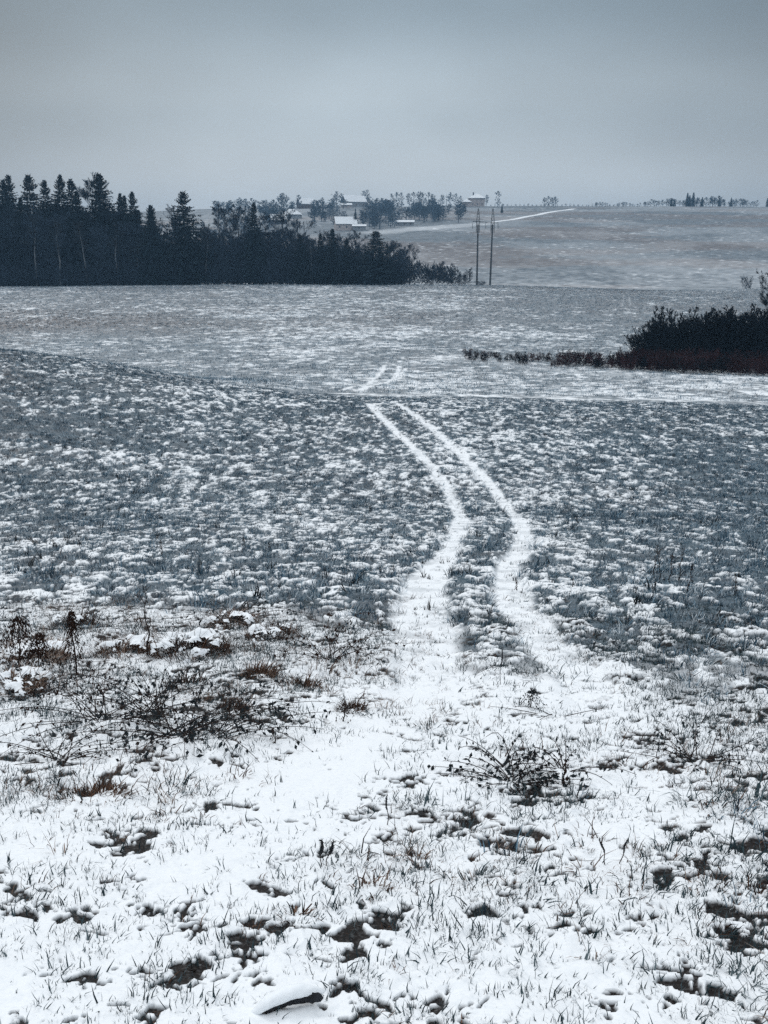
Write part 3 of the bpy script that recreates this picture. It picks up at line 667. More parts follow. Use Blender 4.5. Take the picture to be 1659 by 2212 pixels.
# ------------------------------------------------------------------ power line portal
def pylon():
    Y = 285; xL, _, zL = atY(1030, Y); xR, _, zR = atY(1058.5, Y); s = 285/FPX
    o = thing('power_pole', 'two legged concrete power line portal with lattice tops on the field brow', 'power pole', ((xL+xR)/2, Y, (zL+zR)/2-.2))
    half = (xR-xL)/2; topz = 157.5*s*1.0; arm = (609-480)*s+.2
    for sg, lean in ((-1, 0), (1, .32)):
        V, F = tubes([[sg*half, 0, -.5], [sg*half+lean*.5, 0, arm*.5]], [[sg*half+lean*.5, 0, arm*.5], [sg*half+lean*.9, 0, arm-.6]], [.27, .22], [.22, .18], 14)
        link('pole', mesh('pole', V, F, [M['concrete']], smooth=True), parent=o)
        P0 = []; P1 = []; b = sg*half+lean; w0, w1 = .42, .12; z0, z1 = arm-2.6, topz
        lv = np.linspace(z0, z1, 8)
        def c(j, z): 
            w_ = w0 if z < arm else w0+(w1-w0)*(z-arm)/(z1-arm); return [b+w_*[-1, 1, 1, -1][j], w_*[-1, -1, 1, 1][j], z]
        for a_, b_ in zip(lv[:-1], lv[1:]):
            for j in range(4): P0 += [c(j, a_), c(j, a_)]; P1 += [c(j, b_), c((j+1) % 4, b_)]
        P0.append([b, 0, z1-.1]); P1.append([b+sg*.0+.25, 0, z1+.55])
        V, F = tubes(P0, P1, .035, .035, 4); link('lattice_top', mesh('lattice_top', V, F, [M['steel']]), parent=o)
    aw = (1072-1020)/2*s*1.02; mid = (.32)/2
    P0 = []; P1 = []
    for yy in (-.3, .3): P0.append([-aw+mid, yy, arm+.25]); P1.append([aw+mid, yy, arm-.2])
    for k in range(9):
        x0 = -aw+mid+2*aw*k/9; x1 = -aw+mid+2*aw*(k+1)/9; q = .3 if k % 2 else -.3
        P0.append([x0, q, arm+.2-.4*k/9]); P1.append([x1, -q, arm+.2-.4*(k+1)/9])
    V, F = tubes(P0, P1, .06, .06, 4); link('crossarm', mesh('crossarm', V, F, [M['steel']]), parent=o)
    for xx in (-aw+mid, mid, aw+mid):
        z = arm; P0 = [[xx, 0, z]]; P1 = [[xx, 0, z-1.7]]; r = [.02]
        for k in range(8): P0.append([xx, 0, z-.45-k*.15]); P1.append([xx, 0, z-.53-k*.15]); r.append(.08)
        V, F = tubes(P0, P1, r, r, 8); link('insulator', mesh('insulator', V, F, [M['glassins']]), parent=o)
pylon()

# ------------------------------------------------------------------ village
def house(name, label, px, ybase, w_, dp, wh, rh, rz, wallm, Y=None, hip=False, windows=2, overhang=.5, chimney=False, snow=True, roofm=None, ymax=1000):
    if Y is None: x, y, z = hit(px, ybase, 430, ymax)
    else: x, y, z = atY(px, Y)
    o = thing(name, label, 'house', (x, y, z-.6), rz); wh += .6
    hw, hd = w_/2, dp/2
    # walls with gables (ridge runs along local x)
    V = [[-hw, -hd, 0], [hw, -hd, 0], [hw, hd, 0], [-hw, hd, 0], [-hw, -hd, wh], [hw, -hd, wh], [hw, hd, wh], [-hw, hd, wh]]
    Fq = [[0, 1, 5, 4], [1, 2, 6, 5], [2, 3, 7, 6], [3, 0, 4, 7]]; Ft = []
    if not hip:
        V += [[-hw, 0, wh+rh], [hw, 0, wh+rh]]; Ft = [[5, 6, 9], [7, 4, 8]]
    link('wall', mesh('wall', V, [Fq, Ft] if Ft else Fq, [wallm]), parent=o)
    e = overhang; t = .28; rx = hw+e if not hip else max(hw-hd*.95, .3); drop = rh*e/hd
    Z0, Z1 = wh-drop, wh+rh
    def sh(dz): return [[-hw-e, -hd-e, Z0+dz], [hw+e, -hd-e, Z0+dz], [hw+e, hd+e, Z0+dz], [-hw-e, hd+e, Z0+dz], [-rx, 0, Z1+dz], [rx, 0, Z1+dz]]
    Rq = [[0, 1, 5, 4], [2, 3, 4, 5]]; Rt = [[1, 2, 5], [3, 0, 4]] if hip else []
    def solid(lo, hi):
        V = sh(lo)+sh(hi); q = [[a+6 for a in f] for f in Rq]+[f[::-1] for f in Rq]+[[0, 1, 7, 6], [2, 3, 9, 8]]
        tr = [[a+6 for a in f] for f in Rt]+[f[::-1] for f in Rt]
        q += [[1, 2, 8, 7], [3, 0, 6, 9]] if hip else [[1, 5, 11, 7], [5, 2, 8, 11], [3, 4, 10, 9], [4, 0, 6, 10]]
        return V, ([q, tr] if tr else q)
    V, F = solid(.02, .2); rf = link('roof', mesh('roof', V, F, [roofm or M['wall_dark']]), parent=o)
    if snow: V, F = solid(.203, .42); link('snow_layer', mesh('snow_layer', V, F, [M['snow']]), parent=rf)
    if chimney:
        V, F = box(-hw*.45-.5, -hw*.45+.5, -.5, .5, wh+rh*.3, wh+rh+1.4); c2 = box(-hw*.45-.6, -hw*.45+.6, -.6, .6, wh+rh+1.402, wh+rh+1.6); V, F = join([(V, F), c2]); link('chimney', mesh('chimney', V, F, [M['wall_dark']]), parent=rf)
    for k in range(windows):
        xx = -hw+(k+.5)*w_/windows; zz = .6+min(wh-2.2, 1.1)
        V, F = box(xx-.55, xx+.55, -hd-.06, -hd+.02, zz, zz+1.3); f = link('window', mesh('window', V, F, [M['wall_pale']]), parent=o)
        V, F = box(xx-.45, xx+.45, -hd-.08, -hd-.058, zz+.1, zz+1.2); link('pane', mesh('pane', V, F, [M['glass']]), parent=f)
    return o
U = 1.0
house('gable_house', 'brown gabled house with white snowy roof, highest on the left of the village', 660, 449, 13, 10, 3.6, 4.6, R(22), M['wall_brown'], Y=960)
house('barn', 'long barn with white snowy roof and pale gable on the ridge', 764, 449.5, 20, 11, 4.4, 5.2, R(28), M['wall_grey'], Y=975, windows=3)
house('annex', 'low pale lean-to in front of the long barn', 748, 452, 9, 4, 2.4, 1.2, R(5), M['wall_pale'], Y=950, windows=1)
house('cottage', 'small cottage with broad snowy roof on the slope below the gabled house', 631, 475, 12, 8, 2.6, 3.4, R(-14), M['wall_grey'], Y=800, hip=True)
house('cabin', 'dark cabin with white roof half hidden by leafless trees', 600, 487, 10, 7.5, 2.4, 3.4, R(20), M['wall_dark'], Y=730)
house('shed', 'low pale shed with snowy roof behind the tall forked leafless tree', 510, 505, 11, 5, 2.6, 1.3, R(4), M['wall_pale'], Y=600, windows=2)
house('low_barn', 'flat low barn with a snow line roof near the lone full spruce', 443, 506, 8, 5, 1.6, .8, R(0), M['wall_dark'], Y=600, windows=1)
house('farmhouse', 'pale farmhouse with streaked snowy roof above the forest edge', 746, 497, 13, 9, 3.6, 4.0, R(12), M['wall_pale'], Y=690, windows=3)
house('outhouse', 'dark outhouse with thin snow roof right of the pale farmhouse', 776, 497, 8, 5, 2.4, .8, R(2), M['wall_grey'], Y=685, windows=1)
house('open_shed', 'long low shed with snowy roof at the edge of the village trees', 874, 489, 12, 4, 2.2, 1.0, R(-2), M['wall_grey'], Y=720, windows=3)
house('villa', 'tall square pale villa with white hipped roof on the ridge', 1029, 448.5, 13, 12.5, 7.0, 3.4, R(3), M['wall_pale'], Y=990, hip=True, windows=3, chimney=True, overhang=.9)
house('villa_wing', 'lower pale wing with white hipped roof left of the villa', 1008, 449, 6.5, 6, 4.0, 1.8, R(3), M['wall_pale'], Y=975, hip=True, windows=1, overhang=.8)
house('hut', 'tiny white roofed hut seen through the gap left of the lone full spruce', 352, 484, 6, 5, 2.0, 2.0, R(15), M['wall_grey'], Y=640, windows=1)
house('roadside_shed', 'tiny dark shed with white roof by the hilltop trees left of the ridge barn', 712, 452, 5, 4, 1.8, 1.2, R(8), M['wall_dark'], Y=960, windows=1)
for px, top, lb in [(803, 433, 'thin utility pole right of the long barn, left of the two'), (811, 431, 'thin utility pole right of the long barn, right of the two'), (947, 431, 'utility pole above the village trees, left of two'), (964, 430, 'utility pole above the village trees, right of two')]:
    x, y, z = atY(px, 975); b = (CY-top)/FPX; h = CAMZ+y*(-math.sin(PITCH)+b*math.cos(PITCH))/(math.cos(PITCH)+b*math.sin(PITCH))-z
    V, F = join([tubes([[0, 0, -.5]], [[0, 0, h]], [.28], [.2], 8), tubes([[-1, 0, h-.6]], [[1, 0, h-.6]], [.1], [.1], 4)])
    tag(link('utility_pole', mesh('utility_pole', V, F, [M['steel']]), loc=(x, y, z)), lb, 'pole')
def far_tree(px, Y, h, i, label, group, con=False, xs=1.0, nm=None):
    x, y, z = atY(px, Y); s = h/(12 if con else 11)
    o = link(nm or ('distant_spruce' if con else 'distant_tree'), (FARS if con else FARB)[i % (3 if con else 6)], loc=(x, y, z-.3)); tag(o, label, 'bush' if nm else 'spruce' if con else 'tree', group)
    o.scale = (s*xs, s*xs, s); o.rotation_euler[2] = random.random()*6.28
for a in [(697, 975, 9), (690, 968, 7), (720, 990, 12), (727, 985, 14), (737, 985, 12), (785, 995, 14), (793, 985, 15), (850, 965, 12), (858, 972, 13), (867, 968, 13), (884, 975, 12), (893, 970, 13), (905, 972, 14), (915, 965, 13), (925, 970, 13), (935, 965, 12), (955, 972, 11), (972, 965, 13), (985, 970, 12), (995, 965, 10), (600, 950, 10), (607, 955, 13), (613, 950, 14), (620, 955, 12), (634, 960, 7), (646, 950, 12), (575, 900, 9), (590, 905, 9), (560, 880, 8)]:
    far_tree(a[0], a[1], a[2]*.95, random.randrange(6), 'hazy leafless tree on the village skyline', 'trees along the village skyline', xs=1.3)
far_tree(1075, 980, 13, 1, 'lone round leafless tree on the ridge right of the villa', None, xs=1.35)
far_tree(1050, 990, 10, 2, 'leafless tree pressed against the right side of the villa', None, xs=1.2)
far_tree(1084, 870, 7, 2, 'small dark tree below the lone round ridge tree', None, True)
for k, px in enumerate((1176, 1184, 1192, 1200)): far_tree(px, 985, 8+k % 2, k, 'leafless tree in the isolated clump on the ridge', 'trees of the isolated ridge clump', xs=1.5)
for k in range(215):     # wooded hillside of the village
    px = random.uniform(455, 1018); lo = np.interp(px, [455, 600, 700, 830, 900, 1020], [600, 650, 690, 690, 730, 800])
    Y = random.uniform(lo, 930)
    if any(abs(px-hx) < hw_ and Y < hy for hx, hy, hw_ in ((752, 700, 44), (631, 800, 22), (600, 730, 17), (510, 660, 24), (764, 975, 20), (660, 960, 14), (875, 720, 18))): continue
    if 865 < px < 885 and Y < 760: continue
    zv = 'left of the white roofed cottage' if px < 620 else 'between the cottage and the pale farmhouse' if px < 750 else 'right of the pale farmhouse'
    far_tree(px, Y, random.uniform(6, 10), k, 'hazy leafless village tree '+zv, 'trees on the village slope, '+zv, xs=random.uniform(1.6, 2.4))
for k in range(40):
    px = random.choice([random.uniform(800, 862), random.uniform(890, 1005), random.uniform(905, 1000)]); Y = random.uniform(745, 850)
    far_tree(px, Y, random.uniform(7, 10.5), k, 'leafless tree in the belt beyond the far field', 'tree belt beyond the far field', xs=1.5)
for k in range(7): far_tree(345+k*16+random.uniform(-5, 5), 640+30*random.random(), 8, k, 'hazy tree seen through the forest gap', 'trees seen through the forest gap', xs=1.3)
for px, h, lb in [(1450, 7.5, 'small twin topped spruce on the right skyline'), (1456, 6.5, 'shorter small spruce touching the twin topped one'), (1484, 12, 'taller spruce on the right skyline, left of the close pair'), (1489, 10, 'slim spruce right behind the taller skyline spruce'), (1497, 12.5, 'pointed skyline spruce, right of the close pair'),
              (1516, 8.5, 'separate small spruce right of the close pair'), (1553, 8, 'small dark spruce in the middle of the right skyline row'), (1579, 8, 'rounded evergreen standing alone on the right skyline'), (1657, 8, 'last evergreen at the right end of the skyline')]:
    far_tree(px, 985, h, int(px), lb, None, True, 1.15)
for k in range(62):
    px = 1272+k*5.9+random.uniform(-3, 3)
    if 1636 < px < 1650: continue
    h = 3.0+2.5*abs(math.sin(k*.37))+(3 if 1500 < px < 1560 else 0)*random.random()+(1.5 if px > 1400 else -1)
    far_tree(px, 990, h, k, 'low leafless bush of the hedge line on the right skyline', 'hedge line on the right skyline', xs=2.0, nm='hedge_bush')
for k in range(24):
    px = 1060+k*9.0; far_tree(px, 1000, random.uniform(1.6, 2.8), k, 'tiny scrub bush along the bare ridge', 'scrub along the bare ridge', xs=2.2, nm='scrub_bush')

# ------------------------------------------------------------------ thicket and reddish scrub on the right
for k, (px, Y, s, xs, lb) in enumerate([
        (1385, 124, .95, 1.1, 'lowest leafless shrub at the left tip of the dark thicket'), (1408, 122, 1.25, 1.1, 'leafless shrub, second from the left tip of the dark thicket'), (1440, 121, 1.5, 1.0, 'leafless shrub, third from the left tip of the dark thicket'),
        (1470, 124, 1.75, 1.0, 'taller leafless shrub behind the left part of the thicket'), (1505, 120, 1.55, 1.0, 'leafless shrub in the front middle of the thicket'), (1530, 123, 1.7, 1.0, 'leafless shrub rising behind the front middle of the thicket'),
        (1560, 119, 1.7, 1.0, 'upright leafless shrub right of the thicket middle'), (1590, 121, 1.85, 1.0, 'tall leafless shrub in the right part of the thicket'), (1620, 118, 1.8, 1.0, 'dense leafless shrub near the right edge of the photo'), (1650, 117, 2.0, 1.0, 'tall dense leafless shrub cut by the right edge of the photo'), (1690, 117, 2.0, 1.1, 'shrub continuing the thicket beyond the right edge')]):
    x, y, z = atY(px, Y)
    o = tag(link('thicket_shrub', SHRUB_M[k % 5], loc=(x, y, z-.15)), lb, 'shrub', 'dark thicket on the right'); o.scale = (s*xs*.95, s, s*.95); o.rotation_euler[2] = k*1.3
    x, y, z = atY(px+8, Y+3)
    o = tag(link('thicket_shrub', SHRUB_M[(k+2) % 5], loc=(x, y, z-.15)), 'shrub in the dark interior of the thicket', 'shrub', 'dark thicket interior'); o.scale = (s*xs, s, s*.8); o.rotation_euler[2] = k*2.3
    x, y, z = atY(px+3, Y-1.6)
    o = tag(link('thicket_shrub', SHRUB_M[(k+4) % 5], loc=(x, y, z-.15)), 'low shrub at the foot of the thicket', 'shrub', 'low shrubs at the thicket foot'); o.scale = (s*.9, s*.7, s*.55); o.rotation_euler[2] = k*1.9
for k, (px, top) in enumerate([(1652, 640), (1664, 580)]):
    tree('bare', k+2, px, 121, 9, ['dark leafless tree behind the thicket at the right edge', 'tall dark leafless tree just outside the right edge'][k], None, top=top, xs=.8)
for k in range(70):
    px = 1345+(k % 35)*10.0+random.uniform(-5, 5); row = k//35; Y = 112-row*3.4-(px-1345)*.018+random.uniform(-1.8, 1.5); x, y, z = atY(px, Y)
    s = random.uniform(.26, .56); o = tag(link('scrub_clump', (SHRUB_M if k % 5 == 3 else SHRUB_R)[(k*3) % 5], loc=(x, y, z-.05)), 'reddish brown scrub stems in front of the dark thicket', 'scrub', 'reddish scrub before the thicket'); o.scale = (s*1.25, s, s*1.15); o.rotation_euler[2] = random.random()*6
for k in range(40):
    px = 1006+k*8.5+random.uniform(-5, 5); Y = 124-k*.35+random.uniform(-3.5, 2.5); x, y, z = atY(px, Y)
    s = random.uniform(.12, .34)*(1+.55*(k > 24)); o = tag(link('scrub_clump', (SHRUB_R if random.random() < .55 else SHRUB_M)[k % 5], loc=(x, y, z-.03)), 'small low scrub clump in the broken row leading to the thicket', 'scrub', 'broken row of scrub clumps'); o.scale = (s*1.1, s, s); o.rotation_euler[2] = random.random()*6
x, y, z = atY(1612, 284); o = tag(link('field_bush', SHRUB_T[2], loc=(x, y, z-.2)), 'small solitary bush on the field brow near the right edge', 'bush'); o.scale = (.7, .7, 1.1)

# ------------------------------------------------------------------ foreground plants
def arcs(g, n, reach, height, seg=7, az=None):
    """arching stems from the origin"""
    out_ = []
    for k in range(n):
        a = g.random()*2*PI if az is None else az[0]+(az[1]-az[0])*g.random(); r = reach*(.45+.6*g.random()); h = height*(.4+.8*g.random()); b0 = g.normal(0, .05*reach, 2)
        t = np.linspace(0, 1, seg); bend = g.normal(0, .25)
        x = b0[0]+r*t*np.cos(a+bend*t); y = b0[1]+r*t*np.sin(a+bend*t); z = h*np.sin(t*PI*(.62+.25*g.random()))
        out_.append(np.stack([x, y, z], 1))
    return out_
def bramble(label, px, py, reach, height, n, nl, leafm, seed, stem_r=.004, leaf=.05, group=None, nm='bramble'):
    g = np.random.default_rng(seed); x, y, z = hit(px, py, 1.5, 60); z = float(look(x, y, GZ)[0])
    o = thing(nm, label, 'bramble' if nm == 'bramble' else 'plant', (x, y, z-.01), 0, group)
    A = arcs(g, int(n*1.6), reach, height*.55); leaf *= .8; stem_r *= .8; P0 = []; P1 = []; r0 = []; r1 = []; LP = []; LD = []
    for a in A:
        m = len(a)
        for j in range(m-1): P0.append(a[j]); P1.append(a[j+1]); r0.append(stem_r*(1-.7*j/m)); r1.append(stem_r*(1-.7*(j+1)/m))
        for q in range(int(nl*.75)):
            t = .2+.8*g.random(); f = t*(m-1); j = min(int(f), m-2); p = a[j]*(1-f+j)+a[j+1]*(f-j); d = nrm(g.normal(0, 1, 3)+np.array([0, 0, -.9]))
            e = p+nrm(g.normal(0, 1, 3))*leaf*.4; P0.append(p); P1.append(e); r0.append(.0015); r1.append(.001); LP.append(e); LD.append(d)
    V, F = tubes(P0, P1, r0, r1, 4); link('stem', mesh('stem', V, F, [M['stem']]), parent=o)
    LP = np.array(LP); LD = np.array(LD); nn = nrm(np.cross(LD, g.normal(0, 1, LP.shape)))
    V, F = leaves(LP, LD, nn, leaf*(.5+.7*g.random(len(LP))), leaf*.5)
    link('foliage', mesh('foliage', V, F, [leafm]), parent=o)
    return o
bramble('largest tangled bramble with dark drooping leaves left of the bare snow', 385, 1600, .85, .34, 22, 13, M['darkleaf'], 501, leaf=.055)
bramble('smaller bramble sprawling rightward off the largest one', 470, 1592, .75, .22, 12, 12, M['darkleaf'], 502, leaf=.05)
bramble('low twiggy bramble left of the largest one', 215, 1570, .9, .2, 16, 9, M['deadleaf'], 503, leaf=.04)
bramble('tangle of dark twigs above the largest bramble', 330, 1535, .7, .36, 16, 10, M['darkleaf'], 504, leaf=.045)
bramble('dark fallen bramble in the middle right of the snow', 1105, 1690, .42, .07, 18, 13, M['darkleaf'], 505, leaf=.05)
bramble('thin branching bramble right end of the fallen one', 1215, 1668, .34, .09, 9, 9, M['darkleaf'], 506, leaf=.035)
bramble('wiry bramble with raised stems above the fallen one', 1085, 1655, .35, .30, 5, 5, M['darkleaf'], 507, leaf=.04)
bramble('low leafy weed patch at the left edge', 60, 1500, .6, .22, 14, 10, M['darkleaf'], 508, leaf=.045)
bramble('wiry dark weed tangle at the lower left of the bramble patch', 130, 1640, .45, .14, 12, 9, M['deadleaf'], 509, leaf=.035)
bramble('scraggy weed where the tussocks meet the frosted grass', 710, 1430, .7, .38, 12, 8, M['deadleaf'], 510, leaf=.05)
bramble('leafy dark weed on top of the furthest brown tussock', 500, 1345, .7, .3, 12, 9, M['darkleaf'], 511, leaf=.05)
bramble('dark trailing weed at the right edge of the slope', 1500, 1640, .5, .16, 12, 8, M['darkleaf'], 512, leaf=.04)
bramble('thin dark twigs lying on the snow by the small rosette', 1200, 1545, .42, .08, 4, 2, M['darkleaf'], 513, leaf=.02)

def tussock(label, px, py, rad, h, seed, snowy=True, m=None, n=260, sub=None):
    g = np.random.default_rng(seed); x, y, z = hit(px, py, 1.5, 60); z = float(look(x, y, GZ)[0])
    o = thing('grass_tussock', label, 'tussock', (x, y, z-.01), 0, sub)
    link('blades', tuft('tussock_blades', n, h*.85, rad*.75, .006, 1.9, m or G_brown, seed, (0, .85), .5), parent=o)
    if snowy:
        k, q = 56, 22; A, Rr = np.meshgrid(np.linspace(0, 2*PI, k+1)[:-1], np.linspace(0, 1, q)); sx = np.cos(A)*Rr; sy = np.sin(A)*Rr
        nz = fbm(sx*rad+seed, sy*rad, .06, 3, 7); big = fbm(sx*rad+seed, sy*rad, .10, 2, 9)
        Z = h*.34*np.sqrt(np.clip(1.02-Rr**2, 0, 1))+.08*(big-.5)+.06*(nz-.5)-.01
        V = np.stack([rad*.8*sx*(.9+.5*big), rad*.12+rad*sy*.85*(.9+.5*big), Z], -1).reshape(-1, 3)
        idx = np.arange(q*k).reshape(q, k); F = np.stack([idx[:-1], np.roll(idx, -1, 1)[:-1], np.roll(idx, -1, 1)[1:], idx[1:]], -1)[:, :, ::-1]
        ok = (.5*nz+.5*big)[:-1] > .45+.16*Rr[:-1]**2+.10*(np.sin(A[:-1]) < 0)
        link('snow_cap', mesh('snow_cap', V, F[ok], [M['snow']], smooth=True), parent=o)
    return o
for k, a in enumerate([('large brown tussock capped with snow beside the tall thin stem', 415, 1412, .42, .32), ('brown tussock left of the largest snow capped one', 268, 1405, .32, .25), ('dark brown tussock by the upright black stalk', 160, 1352, .3, .26),
                       ('brown tussock under the weed cluster at the left edge', 70, 1425, .34, .26), ('spread of brown tussock grass nearest the frosted field', 590, 1378, .3, .2), ('furthest brown tussock with weed growing on it', 500, 1350, .3, .25),
                       ('small rusty tussock left of the bare snow patch', 500, 1545, .14, .14), ('low rusty tussock below the largest snow capped tussock', 400, 1480, .2, .16), ('rusty tussock in the middle of the tussock field', 560, 1470, .16, .16), ('rusty tussock at the right end of the tussock field', 650, 1490, .16, .15),
                       ('brown arching tussock below the bramble patch', 205, 1722, .2, .13), ('rusty tussock at the left edge below the weeds', 30, 1490, .3, .2), ('small brown tussock by the left edge of the bare snow', 760, 1535, .12, .12)]):
    tussock(*a, 520+k, n=int(350+1100*a[3]), snowy=a[3] > .24)
for k, a in enumerate([('dark green fan of blades below the bramble patch', 372, 1705, .12, .15), ('splayed dark tussock left of the bramble fan', 345, 1722, .14, .11), ('dark arching tussock at the right end of the bramble fan', 425, 1722, .15, .1),
                       ('bristling dark tussock left of the fallen bramble', 915, 1745, .12, .15), ('spiky green tussock on the snow above the small rosette', 1210, 1460, .3, .28), ('small spiky tuft alone on the open snow', 928, 1575, .1, .13),
                       ('dark rushy tussock on the right slope', 1500, 1745, .16, .2), ('snowy dark tussock upper right slope', 1480, 1600, .2, .16), ('dense dark tussock near the right edge', 1620, 1740, .16, .26),
                       ('dark blades behind the wide brown hole', 1440, 1850, .1, .2), ('leaning dark grass tussock on the right', 1400, 1925, .12, .18), ('sprawling dark tussock close to the right edge', 1600, 1850, .14, .2), ('dark tussock at the lower right edge', 1600, 2120, .09, .13)]):
    tussock(*a, 560+k, snowy=False, m=G_green, n=70)
for k, a in enumerate([('reddish blade clump right of the paired seed spikes', 800, 1925, .1, .12), ('rusty clump near the curled dark hollow', 640, 1985, .08, .1), ('rusty clump behind the dark hole in the middle', 905, 1860, .1, .12), ('brown clump beside the wide brown hole on the right', 1530, 1915, .13, .1), ('rusty clump at the right edge', 1630, 1930, .1, .12), ('brown wispy clump on the right slope', 1560, 1760, .14, .16)]):
    tussock(*a, 590+k, snowy=False, n=60)

def wilted(label, px, py, h, seed, nl=60, spread=.09, m='deadleaf', lean=.1):
    g = np.random.default_rng(seed); x, y, z = hit(px, py, 1.5, 80); z = float(look(x, y, GZ)[0])
    o = thing('wilted_weed', label, 'weed', (x, y, z-.02), 0)
    a = g.random()*6; t = np.linspace(0, 1, 7)[:, None]; P = np.concatenate([lean*h*t**2*math.cos(a)+.01*g.normal(0, 1, (7, 1)), lean*h*t**2*math.sin(a), h*t], 1)
    parts = [tubes(P[:-1], P[1:], np.linspace(.011, .004, 6)*(.4+h*.5), np.linspace(.010, .003, 6)*(.4+h*.5), 6)]
    for q in range(5):
        f = .3+.6*g.random(); p = np.array([lean*h*f*f*math.cos(a), lean*h*f*f*math.sin(a), h*f]); b = g.random()*6.3; e = p+np.array([math.cos(b)*.12*h, math.sin(b)*.12*h, .12*h]); parts.append(tubes([p], [e], .003, .002, 4))
    V, F = join(parts); link('stem', mesh('stem', V, F, [M['stem']]), parent=o)
    if nl:
        nl = int(nl*1.9); f = .12+.88*g.random(nl)**.8; b = g.random(nl)*6.3; r = spread*h*(.3+g.random(nl))*(1.15-f)*1.4
        Q = np.stack([lean*h*f*f*math.cos(a)+r*np.cos(b), lean*h*f*f*math.sin(a)+r*np.sin(b), h*f], 1); d = nrm(np.stack([np.cos(b)*.35, np.sin(b)*.35, -1+0*b], 1)+.35*g.normal(0, 1, (nl, 3)))
        V, F = leaves(Q, d, nrm(np.cross(d, g.normal(0, 1, d.shape))), min(.10*h, .026)*(.5+g.random(nl)), min(.05*h, .011))
        link('foliage', mesh('foliage', V, F, [M[m]]), parent=o)
    return o
wilted('tall black wilted weed with drooping leaves standing upright on the left', 164, 1448, .55, 601, 300, .12)
wilted('bushy wilted weed at the left edge', 45, 1445, .42, 602, 380, .40)
wilted('wilted drooping weed just right of the bushy one at the left edge', 85, 1450, .32, 603, 240, .3)
wilted('tallest bare thin stem rising over the tussocks', 318, 1412, .62, 604, 8, .05, lean=.02)
wilted('short squat rosette weed alone on the snow', 1147, 1530, .15, 605, 150, .42, 'darkleaf')
wilted('small wilted weed beside the bare snow patch', 592, 1605, .13, 606, 16, .2)
wilted('small bent brown weed right of the tussock field', 745, 1560, .17, 607, 30, .25)
for k, (px, py, h, lb) in enumerate([(1412, 1245, .42, 'leftmost dark stalk of the group on the right frosted field'), (1424, 1252, .5, 'second dark stalk of the right field group'), (1447, 1255, .42, 'middle dark stalk of the right field group'), (1466, 1252, .46, 'fourth dark stalk of the right field group'),
                                 (1486, 1275, .36, 'right stalk of the right field group, standing nearer'), (1590, 1285, .32, 'short dark stalk by itself near the right edge of the field'), (1238, 1270, .12, 'very small dark stump right of the right rut'), (1115, 1268, .15, 'tiny dark stalk in the right rut'),
                                 (375, 853, .9, 'tiny dark stalk on the brow of the near slope'), (526, 1192, .3, 'brownish upright stalk on the left frosted field'), (583, 1190, .2, 'small upright stalk right of the brownish one'), (348, 1200, .3, 'dark stalk left of the brownish one'), (590, 1030, .3, 'small dark stalk half way up the left field'),
                                 (585, 925, .5, 'dark stalk high on the left field'), (612, 920, .45, 'dark stalk just right of the one high on the left field'), (1220, 1700, .16, 'short stub among grass near the fallen bramble')]):
    wilted(lb, px, py, h, 620+k, 26, .1)
def spike(label, px, py, h, lean, seed, thick=.006):
    x, y, z = hit(px, py, 1.5, 60); z = float(look(x, y, GZ)[0]); o = thing('seed_spike', label, 'seed spike', (x, y, z-.01), 0, None)
    t = np.linspace(0, 1, 9); P = np.stack([lean*t**1.5*h+.004*np.sin(t*9+seed), 0*t, t*h], 1)
    V, F = tubes(P[:5], P[1:6], .0022, .002, 5); link('stalk', mesh('stalk', V, F, [M['stem']]), parent=o)
    g = np.random.default_rng(seed); r = thick*np.array([.5, .95, 1., .7, .2]); V, F = tubes(P[4:8], P[5:9], r[:4], r[1:], 7)
    n = 60; k = g.integers(4, 8, n); f = g.random(n)[:, None]; Q = P[k]*(1-f)+P[k+1]*f; d = nrm(g.normal(0, 1, (n, 3))+[0, 0, .6]); L_ = leaves(Q, d, nrm(np.cross(d, g.normal(0, 1, d.shape))), thick*2.0, thick*.8)
    V, F = join([(V, F), L_]); link('seed_head', mesh('seed_head', V, F, [M['charwood']]), parent=o)
spike('left one of two thick dark seed spikes leaning apart on the foreground snow', 693, 1872, .13, .05, 1, .0065)
spike('right one of two thick dark seed spikes leaning apart on the foreground snow', 704, 1872, .12, .30, 2, .0065)
spike('left thin curved seed spike in the right foreground', 1308, 1868, .13, -.22, 3, .004)
spike('right thin seed spike in the right foreground', 1340, 1866, .12, .20, 4, .004)
spike('single slim spike left of the fallen bramble', 838, 1780, .16, -.05, 5, .004)
spike('slim spike on the right snow path', 1247, 1735, .1, .04, 6, .003)
spike('slim spike between path and right slope', 1418, 1650, .14, .03, 7, .003)
spike('slender spike on the snow upper centre, tall and upright', 1080, 1480, .3, .04, 8, .005)

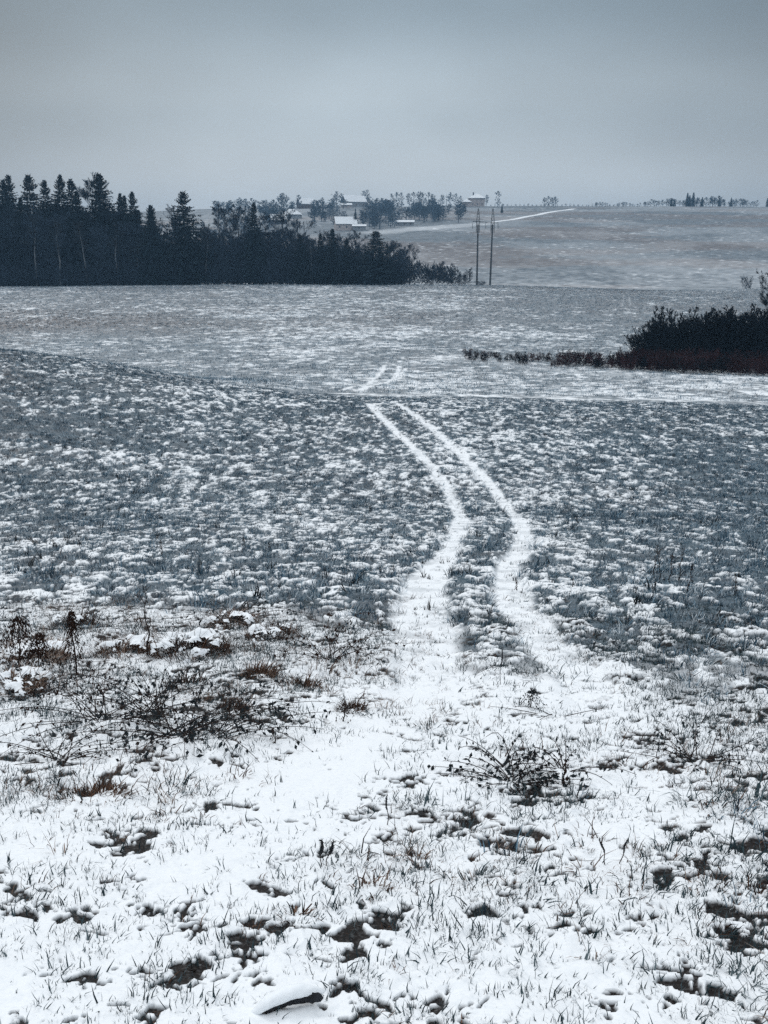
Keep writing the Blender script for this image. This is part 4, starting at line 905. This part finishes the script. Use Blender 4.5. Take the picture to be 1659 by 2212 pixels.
def log_piece():
    x, y, z = hit(636, 2183, 1.2, 5); z = float(look(x, y, GZ)[0]); o = thing('wood_piece', 'short curved piece of dark charred wood capped with snow at the bottom', 'wood', (x, y, z), 0)
    n = 22; t = np.linspace(0, 1, n); u = .20; d0 = math.hypot(y, CAMZ-z); m_px = d0/FPX
    X = (t-.5)*112*m_px; Yc = (t-.5)*.055+.012*np.sin(t*PI); Zc = .014+.012*np.sin(t*PI)
    V = []; k = 14; g = np.random.default_rng(3)
    for i in range(n):
        e = (1-abs(2*t[i]-1)**5)**.5*.9+.1; hh = .018*e; ww = .016*e
        for j in range(k):
            a = 2*PI*j/k; q = 1+.09*g.normal(); V.append([X[i], Yc[i]+ww*q*math.cos(a), Zc[i]+hh*q*math.sin(a)])
    F = [[i*k+j, i*k+(j+1) % k, (i+1)*k+(j+1) % k, (i+1)*k+j] for i in range(n-1) for j in range(k)]+[]
    link('bark', mesh('bark', V, [np.array(F), np.array([[k-1-j for j in range(k)], [(n-1)*k+j for j in range(k)]])], [M['charwood']], smooth=True), parent=o)
    V = []; nn = 30; t = np.linspace(-.28, 1.04, nn); k = 16
    for i in range(nn):
        f = (t[i]+.28)/1.32; e = max(math.sin(min(f, 1)*PI), 0)**.45; ww = (.040-.018*f)*e+.0008; hh = (.026-.009*f)*e+.0006; zb = .022+.018*math.sin(max(min(t[i], 1), 0)*PI)-.03*max(-t[i], 0)/.28*1.0
        for j in range(k):
            a = PI*2*j/k; c, s_ = math.cos(a), math.sin(a); q = 1+.05*math.sin(i*.9+j)+.03*g.normal()
            V.append([(t[i]-.5)*112*m_px, (t[i]-.5)*.055+.018+ww*c*q, zb+(hh*s_*q if s_ > 0 else .3*hh*s_)])
    F = np.array([[i*k+j, i*k+(j+1) % k, (i+1)*k+(j+1) % k, (i+1)*k+j] for i in range(nn-1) for j in range(k)])
    link('snow_cap', mesh('snow_cap', V, [F, np.array([[k-1-j for j in range(k)], [(nn-1)*k+j for j in range(k)]])], [M['snow']], smooth=True), parent=o)
log_piece()

# ------------------------------------------------------------------ winter haze
V, F = box(-1480, 1480, -70, 2320, -30, 95)
hz = mesh('haze', V, F); m = bpy.data.materials.new('haze'); m.use_nodes = True; n = m.node_tree.nodes; n.remove(n['Principled BSDF'])
pv = n.new('ShaderNodeVolumePrincipled'); pv.inputs['Density'].default_value = .00028; pv.inputs['Color'].default_value = (.28, .48, .70, 1); pv.inputs['Anisotropy'].default_value = 0
m.node_tree.links.new(pv.outputs[0], n['Material Output'].inputs['Volume'])
hz.materials.append(m); tag(link('haze', hz), 'thin cold winter haze over the fields', 'haze', kind='stuff')
